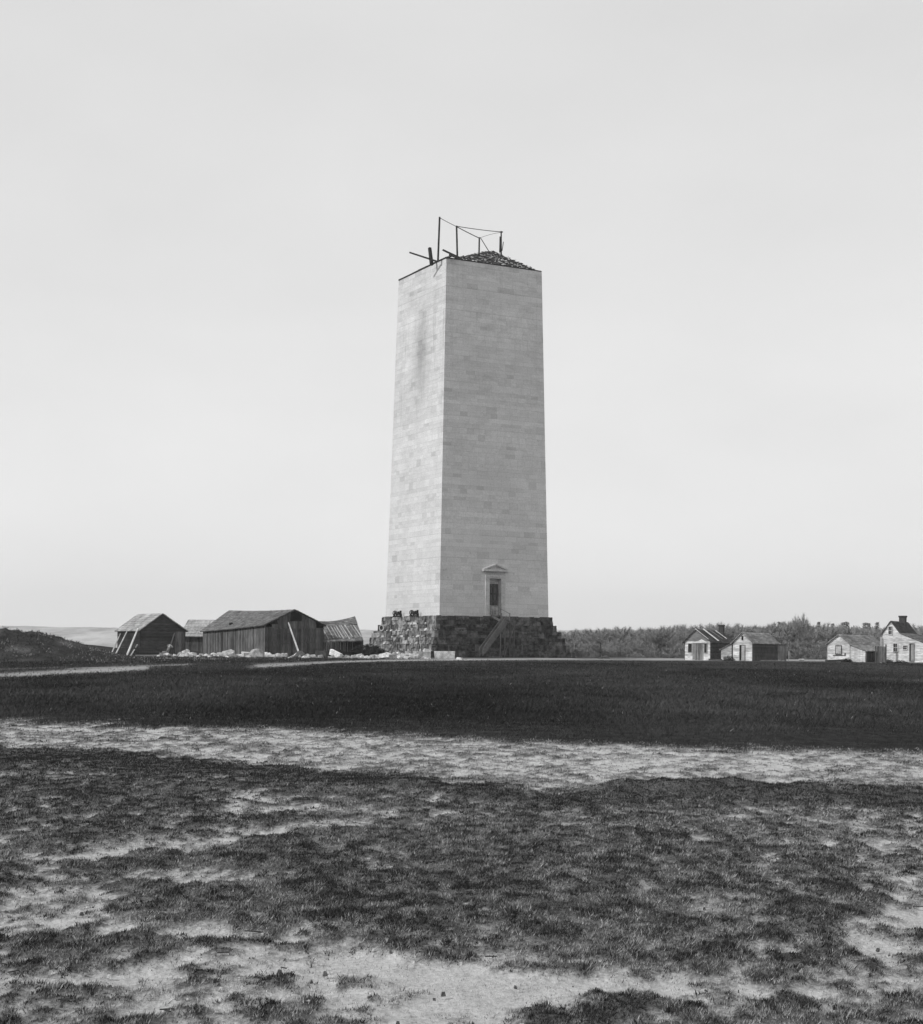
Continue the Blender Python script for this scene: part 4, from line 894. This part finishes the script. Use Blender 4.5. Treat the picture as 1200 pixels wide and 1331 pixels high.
for i in range(22):
    x0 = rnd.uniform(-.1, .35); b = MB(); zz = (i // 5) * .19; b.box(x0, x0 + rnd.uniform(2.6, 3.6) * (1 - .06 * (i // 5)), (i % 5) * .3, (i % 5) * .3 + .26, zz, zz + .16, rnd.uniform(.5, 1.3)); b.build('plank', M['timber'], e)

# marker right of the foundation
A = at(784, 853.5, 205); A.z = tz(A.x, A.y)
b = MB(); b.bar((-.35, 0, .1), (-.35, 0, 2.05), .13); o = b.build('post', M['timber']); o.location = A; tag(o, 'thin dark post standing on a low dark mound right of the foundation', 'post')
me = rock_mesh(1.75, 1.2, .45, 41, .5); put_stone('earth_mound', me, A, (0, 0, 0), M['dark_stone'], .7, 'low dark mound of earth at the foot of the thin post', 'mound')

# yard clutter by the cabins and lumber before the sheds
def lying(px, py, d, L_, rz, wd, hh, m, tone, label, cat='plank', nm='plank'):
    A = at(px, py, d); A.z = tz(A.x, A.y); b = MB(); D = Vector((math.cos(rz), math.sin(rz), rnd.uniform(-.02, .10))) * L_ / 2
    b.bar(-D + Vector((0, 0, hh)), D + Vector((0, 0, hh)), wd, hh * 1.6, tone); o = b.build(nm, M[m]); o.location = A; tag(o, label, cat)
lying(1087, 856, 187, 2.6, .15, .3, .16, 'dark_wood', .8, 'dark squared beam lying below the patched window of the pale cabin', 'beam', 'beam')
lying(1060, 855.5, 190, 1.5, -.3, .25, .08, 'pole', .9, 'grey board lying in the yard left of the pale boarded cabin')
lying(1000, 856, 186, 2.2, .1, .2, .07, 'barn_wood', 1.6, 'grey plank lying along the log flank of the low cabin')
lying(930, 856, 187, 1.6, -.4, .25, .12, 'dark_wood', .8, 'dark board lying between the two left cabins')
lying(190, 852, 175, 2.4, .05, .22, .08, 'pole', .7, 'grey plank lying before the stack of dark planks by the shed')
lying(206, 851.5, 176, 2.2, .35, .25, .1, 'pole', .9, 'pale plank lying at the feet of the stooping person')
lying(135, 849, 176, 2.4, .1, .5, .14, 'pole', 1.0, 'pale board lying on the ground left of the propped shed')
lying(456, 853.5, 172, 2.0, -.15, .2, .08, 'pole', .9, 'pale thin plank among the stones before the open shed')
lying(345, 855, 170, 1.8, .2, .16, .07, 'barn_wood', 1.3, 'thin grey plank among the stones before the barn')
for px, py, d_, rx, hz_, sd, lab in ((948, 855.5, 184.5, .7, .7, 31, 'small dark weeds at the foot of the lean-to of the low cabin'), (1102, 856, 186, .6, .5, 32, 'small dark weeds at the corner of the pale boarded cabin'), (1155, 858.5, 183, .7, .5, 33, 'small dark weeds at the left foot of the white house'), (1172, 858.5, 183, .8, .3, 34, 'low dark weeds under the small window of the white house')):
    A = at(px, py, d_); A.z = tz(A.x, A.y); o = brush('weeds', A, rx, .4, hz_, 260, lab, (.6, 1.4), sd); o['category'] = 'weeds'
# chips, clods and twigs strewn over the near ground
pb = MB(); r = random.Random(12)
for i in range(700):
    d_ = math.exp(r.uniform(math.log(6), math.log(30))); x_ = r.uniform(-.36, .36) * d_
    if r.random() > .35 + .65 * (x_ < -.08 * d_): continue
    z_ = tz(x_, d_) + .03; s_ = r.uniform(.003, .011) * (1 + d_ / 30); t_ = r.choice([.2, .3, 1.2, 1.5])
    if r.random() < .12:
        a = r.uniform(0, 6.28); D = Vector((math.cos(a), math.sin(a), .1)) * s_ * 4; c_ = Vector((x_, d_, z_ + .01)); pb.bar(c_ - D, c_ + D, .006, .006, .2)
    else:
        q = [Vector((r.gauss(0, 1), r.gauss(0, 1), r.gauss(0, 1))).normalized() * s_ for _ in range(4)]; c_ = Vector((x_, d_, z_))
        pb.hexa([c_ + Vector((-s_, -s_, -s_)) + q[0] * .4, c_ + Vector((s_, -s_, -s_)) + q[1] * .4, c_ + Vector((s_, s_, -s_)), c_ + Vector((-s_, s_, -s_)), c_ + Vector((-s_, -s_, s_)) * .6 + q[2] * .4, c_ + Vector((s_, -s_, s_)) * .6, c_ + Vector((s_, s_, s_)) * .6 + q[3] * .4, c_ + Vector((-s_, s_, s_)) * .6], t_)
o = pb.build('pebbles', stone_mat('stone chips and clods', .38, .3, 8)); tag(o, 'scattered stone chips, clods and twigs on the near ground', 'pebbles', kind='stuff')

# ------------------------------------------------------------------ stooping person by the shed
A = at(223.8, 852, 178.5); A.z = tz(A.x, A.y)
pe = empty('person', A, R(-65), 'person stooping in a pale shirt and dark trousers beside the rubble', 'person')
def skin(name, pts, edges, rad, m, parent, sub=2):
    me = bpy.data.meshes.new(name); me.from_pydata(pts, edges, []); me.materials.append(m)
    o = bpy.data.objects.new(name, me); C.objects.link(o); o.parent = parent
    s = o.modifiers.new('skin', 'SKIN'); sv = me.skin_vertices[0].data
    for i, r in enumerate(rad): sv[i].radius = (r, r) if not isinstance(r, tuple) else r
    sv[0].use_root = True
    s.use_smooth_shade = True
    q = o.modifiers.new('sub', 'SUBSURF'); q.levels = sub; q.render_levels = sub
    return o
P = [(0, 0, .92), (0, -.12, 1.12), (.02, -.3, 1.24), (.03, -.42, 1.27), (.03, -.56, 1.25), (.03, -.62, 1.24),      # pelvis..head
     (.10, .02, .88), (.13, -.06, .48), (.13, .02, .09), (.13, -.12, .04), (-.10, .02, .88), (-.14, -.02, .48), (-.14, .08, .09), (-.14, -.07, .04),
     (.2, -.38, 1.22), (.26, -.42, .94), (.2, -.55, .72), (.19, -.6, .64), (-.16, -.38, 1.22), (-.22, -.42, .94), (-.16, -.55, .72), (-.15, -.6, .64)]
Ed = [(0, 1), (1, 2), (2, 3), (3, 4), (4, 5), (0, 6), (6, 7), (7, 8), (8, 9), (0, 10), (10, 11), (11, 12), (12, 13), (2, 14), (14, 15), (15, 16), (16, 17), (2, 18), (18, 19), (19, 20), (20, 21)]
Rd = [(.16, .12), (.16, .12), (.18, .12), .06, .10, .08, .095, .065, .045, .04, .095, .065, .045, .04, .06, .048, .034, .03, .06, .048, .034, .03]
skin('body', P, Ed, Rd, M['skin'], pe)
for s, w0 in ((1, 17), (-1, 21)):               # five fingers rooted in each palm
    hx, hy, hz_ = P[w0]
    for f in range(5):
        fx = hx + (f - 1.5) * .018 if f < 4 else hx - s * .035; l_ = (.07, .085, .08, .06, .05)[f]
        skin('finger', [(fx, hy, hz_), (fx, hy - .015, hz_ - l_ * .55), (fx, hy + .005, hz_ - l_)], [(0, 1), (1, 2)], [.010, .009, .007], M['skin'], pe, 1)
skin('shirt', [(0, -.02, .97), (0, -.13, 1.13), (.02, -.29, 1.245), (.03, -.37, 1.26), (.2, -.38, 1.22), (.26, -.42, .96), (-.16, -.38, 1.22), (-.22, -.42, .96)], [(0, 1), (1, 2), (2, 3), (2, 4), (4, 5), (2, 6), (6, 7)], [(.19, .15), (.19, .15), (.21, .15), .09, .08, .062, .08, .062], M['cloth_light'], pe)
skin('trousers', [(0, .0, .93), (.10, .02, .86), (.13, -.06, .48), (.13, .02, .12), (-.10, .02, .86), (-.14, -.02, .48), (-.14, .08, .12)], [(0, 1), (1, 2), (2, 3), (0, 4), (4, 5), (5, 6)], [(.18, .14), .115, .088, .075, .115, .088, .075], M['cloth_dark'], pe)
skin('hair', [(.03, -.50, 1.31), (.03, -.58, 1.32), (.03, -.64, 1.29)], [(0, 1), (1, 2)], [.08, .095, .075], M['hair'], pe)

# ------------------------------------------------------------------ trees
k = NT('bare branches'); k.done(k.math('MULTIPLY', k.attr('tone'), .2)); M['bark'] = k.m
k = NT('twig mass'); k.done(k.math('MULTIPLY', k.attr('tone'), .25)); M['twig'] = k.m
k = NT('pine needles'); k.done(k.math('MULTIPLY', k.attr('tone'), .18)); M['needle'] = k.m
def tree_proto(seed, H, spread, dens=1.0, low=.25, fine=(.012, .03)):
    r = random.Random(seed); tr = MB(); cr = MB()
    def grow(p, d, l, rad, lvl):
        q = p + d * l; mid = p.lerp(q, .5) + Vector((r.uniform(-1, 1), r.uniform(-1, 1), 0)) * l * .06
        tr.tube([p, mid, q], rad, rad * .62, 5 if lvl < 2 else 4, r.uniform(.7, 1.2))
        if lvl >= 3:
            for _ in range(int(90 * dens)):
                a = p.lerp(q, r.uniform(.1, 1.1)); D = (d + Vector((r.gauss(0, .8), r.gauss(0, .8), r.gauss(.25, .6)))).normalized() * r.uniform(.25, .8)
                pr = D.cross(Vector((r.gauss(0, 1), r.gauss(0, 1), r.gauss(0, 1)))).normalized() * r.uniform(*fine)
                cr.poly([a - pr, a + pr, a + D], r.uniform(.5, 1.5))
            return
        n_ = r.choice([3, 4]) if lvl else r.choice([5, 6, 7])
        for i in range(n_):
            t = r.uniform(low if lvl == 0 else .35, 1.0); a = r.uniform(0, 6.28); tilt = r.uniform(.35, .95) * spread
            D = (d + Vector((math.cos(a), math.sin(a), .15)) * tilt).normalized()
            grow(p.lerp(q, t), D, l * r.uniform(.5, .72), rad * .5, lvl + 1)
        grow(q, (d + Vector((r.gauss(0, .2), r.gauss(0, .2), .2))).normalized(), l * .55, rad * .6, lvl + 1)
    grow(Vector((0, 0, -.4)), Vector((r.gauss(0, .04), r.gauss(0, .04), 1)).normalized(), H * .45, H * .02, 0)
    return tr, cr
kinds = []
def mk(trcr, name, m):
    o = empty(name, (0, 0, 0)); t = trcr[0].build('trunk', M['bark'], o); c = trcr[1].build('crown', m, o); return o
def copy_tree(o):
    c = o.copy(); C.objects.link(c)
    for ch in o.children:
        q = ch.copy(); C.objects.link(q); q.parent = c
    return c
prot = [mk(tree_proto(11 + i, rnd.uniform(11, 14), (1.0, 1.2, .8, 1.1, .95)[i], (1.3, 1.1, 1.5, 1.2, 1.4)[i], fine=(.008, .022)), 'tree', M['twig']) for i in range(5)]
pin = MB(); 
r = random.Random(4)
for i in range(1500):
    t = r.random(); z_ = 2 + t * 11; rad = (1 - t) * 2.3 * r.random() ** .4 + .1; a = r.uniform(0, 6.28); p = Vector((rad * math.cos(a), rad * math.sin(a), z_)); D = Vector((math.cos(a), math.sin(a), r.uniform(-.5, .3))) * r.uniform(.3, .8)
    pr = Vector((-math.sin(a), math.cos(a), r.uniform(-.5, .5))) * r.uniform(.08, .2); pin.poly([p - pr, p + pr, p + D], r.uniform(.6, 1.4))
pt = MB(); pt.tube([(0, 0, -.4), (0, 0, 12.5)], .22, .04, 6); pine = mk((pt, pin), 'pine_tree', M['needle'])
used = set()
def plant(px, ytop, d, kind, label, group):
    a, _ = unroll(px, 850); X_ = a * d; g = tz(X_, d); H = at(px, ytop, d).z - g
    p = prot[kind] if kind < 5 else pine
    o = p if kind not in used else copy_tree(p); used.add(kind)
    base = hts_p[kind]; s_ = H / base; o.location = (X_, d, g); kx = rnd.uniform(1.1, 1.45) * (.6 if kind == 5 else 1); o.scale = (s_ * kx, s_ * kx, s_); o.rotation_euler = (0, 0, rnd.uniform(0, 6.28)); tag(o, label, 'tree', group); return o
hts_p = []
for p in prot + [pine]:
    hts_p.append(max(v.co.z for c_ in p.children if c_.name.startswith('crown') for v in c_.data.vertices) * .92)
SKY_ = [(728, 824), (760, 821), (800, 818), (840, 820), (870, 818), (900, 815), (935, 812), (960, 813), (985, 820), (1005, 813), (1025, 811), (1050, 813), (1080, 816), (1110, 818), (1150, 820), (1200, 816), (1260, 812)]
ta = 'bare hazy tree in the belt of woods beyond the field'
for i in range(76):
    px = 729 + i * (1250 - 729) / 76 + rnd.uniform(-3, 3)
    plant(px, pl(px, SKY_) + rnd.uniform(0, 6), rnd.uniform(300, 350), rnd.randrange(5), ta, 'bare trees beyond the field')
for i in range(52):
    px = 733 + i * (1250 - 733) / 52 + rnd.uniform(-5, 5)
    plant(px, pl(px, SKY_) + rnd.uniform(-1, 5), rnd.uniform(370, 450), rnd.randrange(5), ta, 'bare trees beyond the field')
for i in range(40):
    px = 731 + i * (1250 - 731) / 40 + rnd.uniform(-5, 5)
    plant(px, rnd.uniform(834, 842), rnd.uniform(275, 292), rnd.randrange(5), 'low bushy sapling along the near edge of the woods', 'saplings along the woods')
o = plant(1043, 803, 310, 1, 'tallest thin bare tree standing above the woods behind the cabins', None); o.scale = (o.scale[0] * .5, o.scale[1] * .5, o.scale[2])
for px, yt in ((1064, 811), (1096, 811.5), (1101, 811), (1124, 812), (1129, 812.5), (1140, 811.5), (1013, 811), (1018, 812), (1082, 813)):
    plant(px, yt + 3.5, 640, 5, 'small dark pine on the skyline far behind the cabins', 'pines on the skyline')

# far wooded slopes that read as one mass
fw = MB(); r = random.Random(8)
for i in range(2600):
    d_ = r.uniform(700, 2300); pxx = r.uniform(700, 1350)
    if pxx < 600: d_ = r.uniform(1200, 2800)
    X_ = (pxx - CX) / FPX * d_; g = tz(X_, d_); 
    if pxx >= 600: Ht = (at(pxx, pl(pxx, [(700, 822), (890, 818), (1000, 814), (1200, 815)]) + r.uniform(0, 14), d_).z - g); Ht = min(max(Ht, 6), 60)
    else: Ht = r.uniform(2, 4)
    rr = r.uniform(4, 8) * d_ / 1500
    for j in range(9):
        a = r.uniform(0, 6.28); q = Vector((X_ + rr * math.cos(a) * r.random(), d_ + rr * math.sin(a), g + Ht * (1 - .35 * r.random()))); s_ = r.uniform(.8, 2.2) * d_ / 1400
        fw.poly([q + Vector((-s_, 0, -s_ * r.uniform(.3, 1))), q + Vector((s_, r.uniform(-s_, s_), -s_ * r.uniform(.3, 1))), q + Vector((r.uniform(-s_, s_), 0, s_))], r.uniform(.5, 1.4))
    fw.poly([(X_ - rr * .8, d_, g), (X_ + rr * .8, d_ + 2, g), (X_ + rr * .6, d_ + 1, g + Ht * .8), (X_ - rr * .6, d_ - 1, g + Ht * .8)], r.uniform(.7, 1.2))
o = fw.build('distant_woods', M['twig']); tag(o, 'faint mass of distant woods along the horizon', 'woods', kind='stuff')

# ------------------------------------------------------------------ haze
hb = MB(); hb.box(-9700, 9700, -320, 3230, -30, 110)
k = bpy.data.materials.new('haze'); k.use_nodes = True; k.node_tree.nodes.clear()
vo = k.node_tree.nodes.new('ShaderNodeVolumePrincipled'); vo.inputs['Density'].default_value = 1.7e-4; vo.inputs['Color'].default_value = (.97, .97, .97, 1); vo.inputs['Anisotropy'].default_value = .2
out = k.node_tree.nodes.new('ShaderNodeOutputMaterial'); k.node_tree.links.new(vo.outputs[0], out.inputs['Volume'])
o = hb.build('haze', k); tag(o, 'pale even haze in the air over the whole scene', 'haze', kind='stuff')
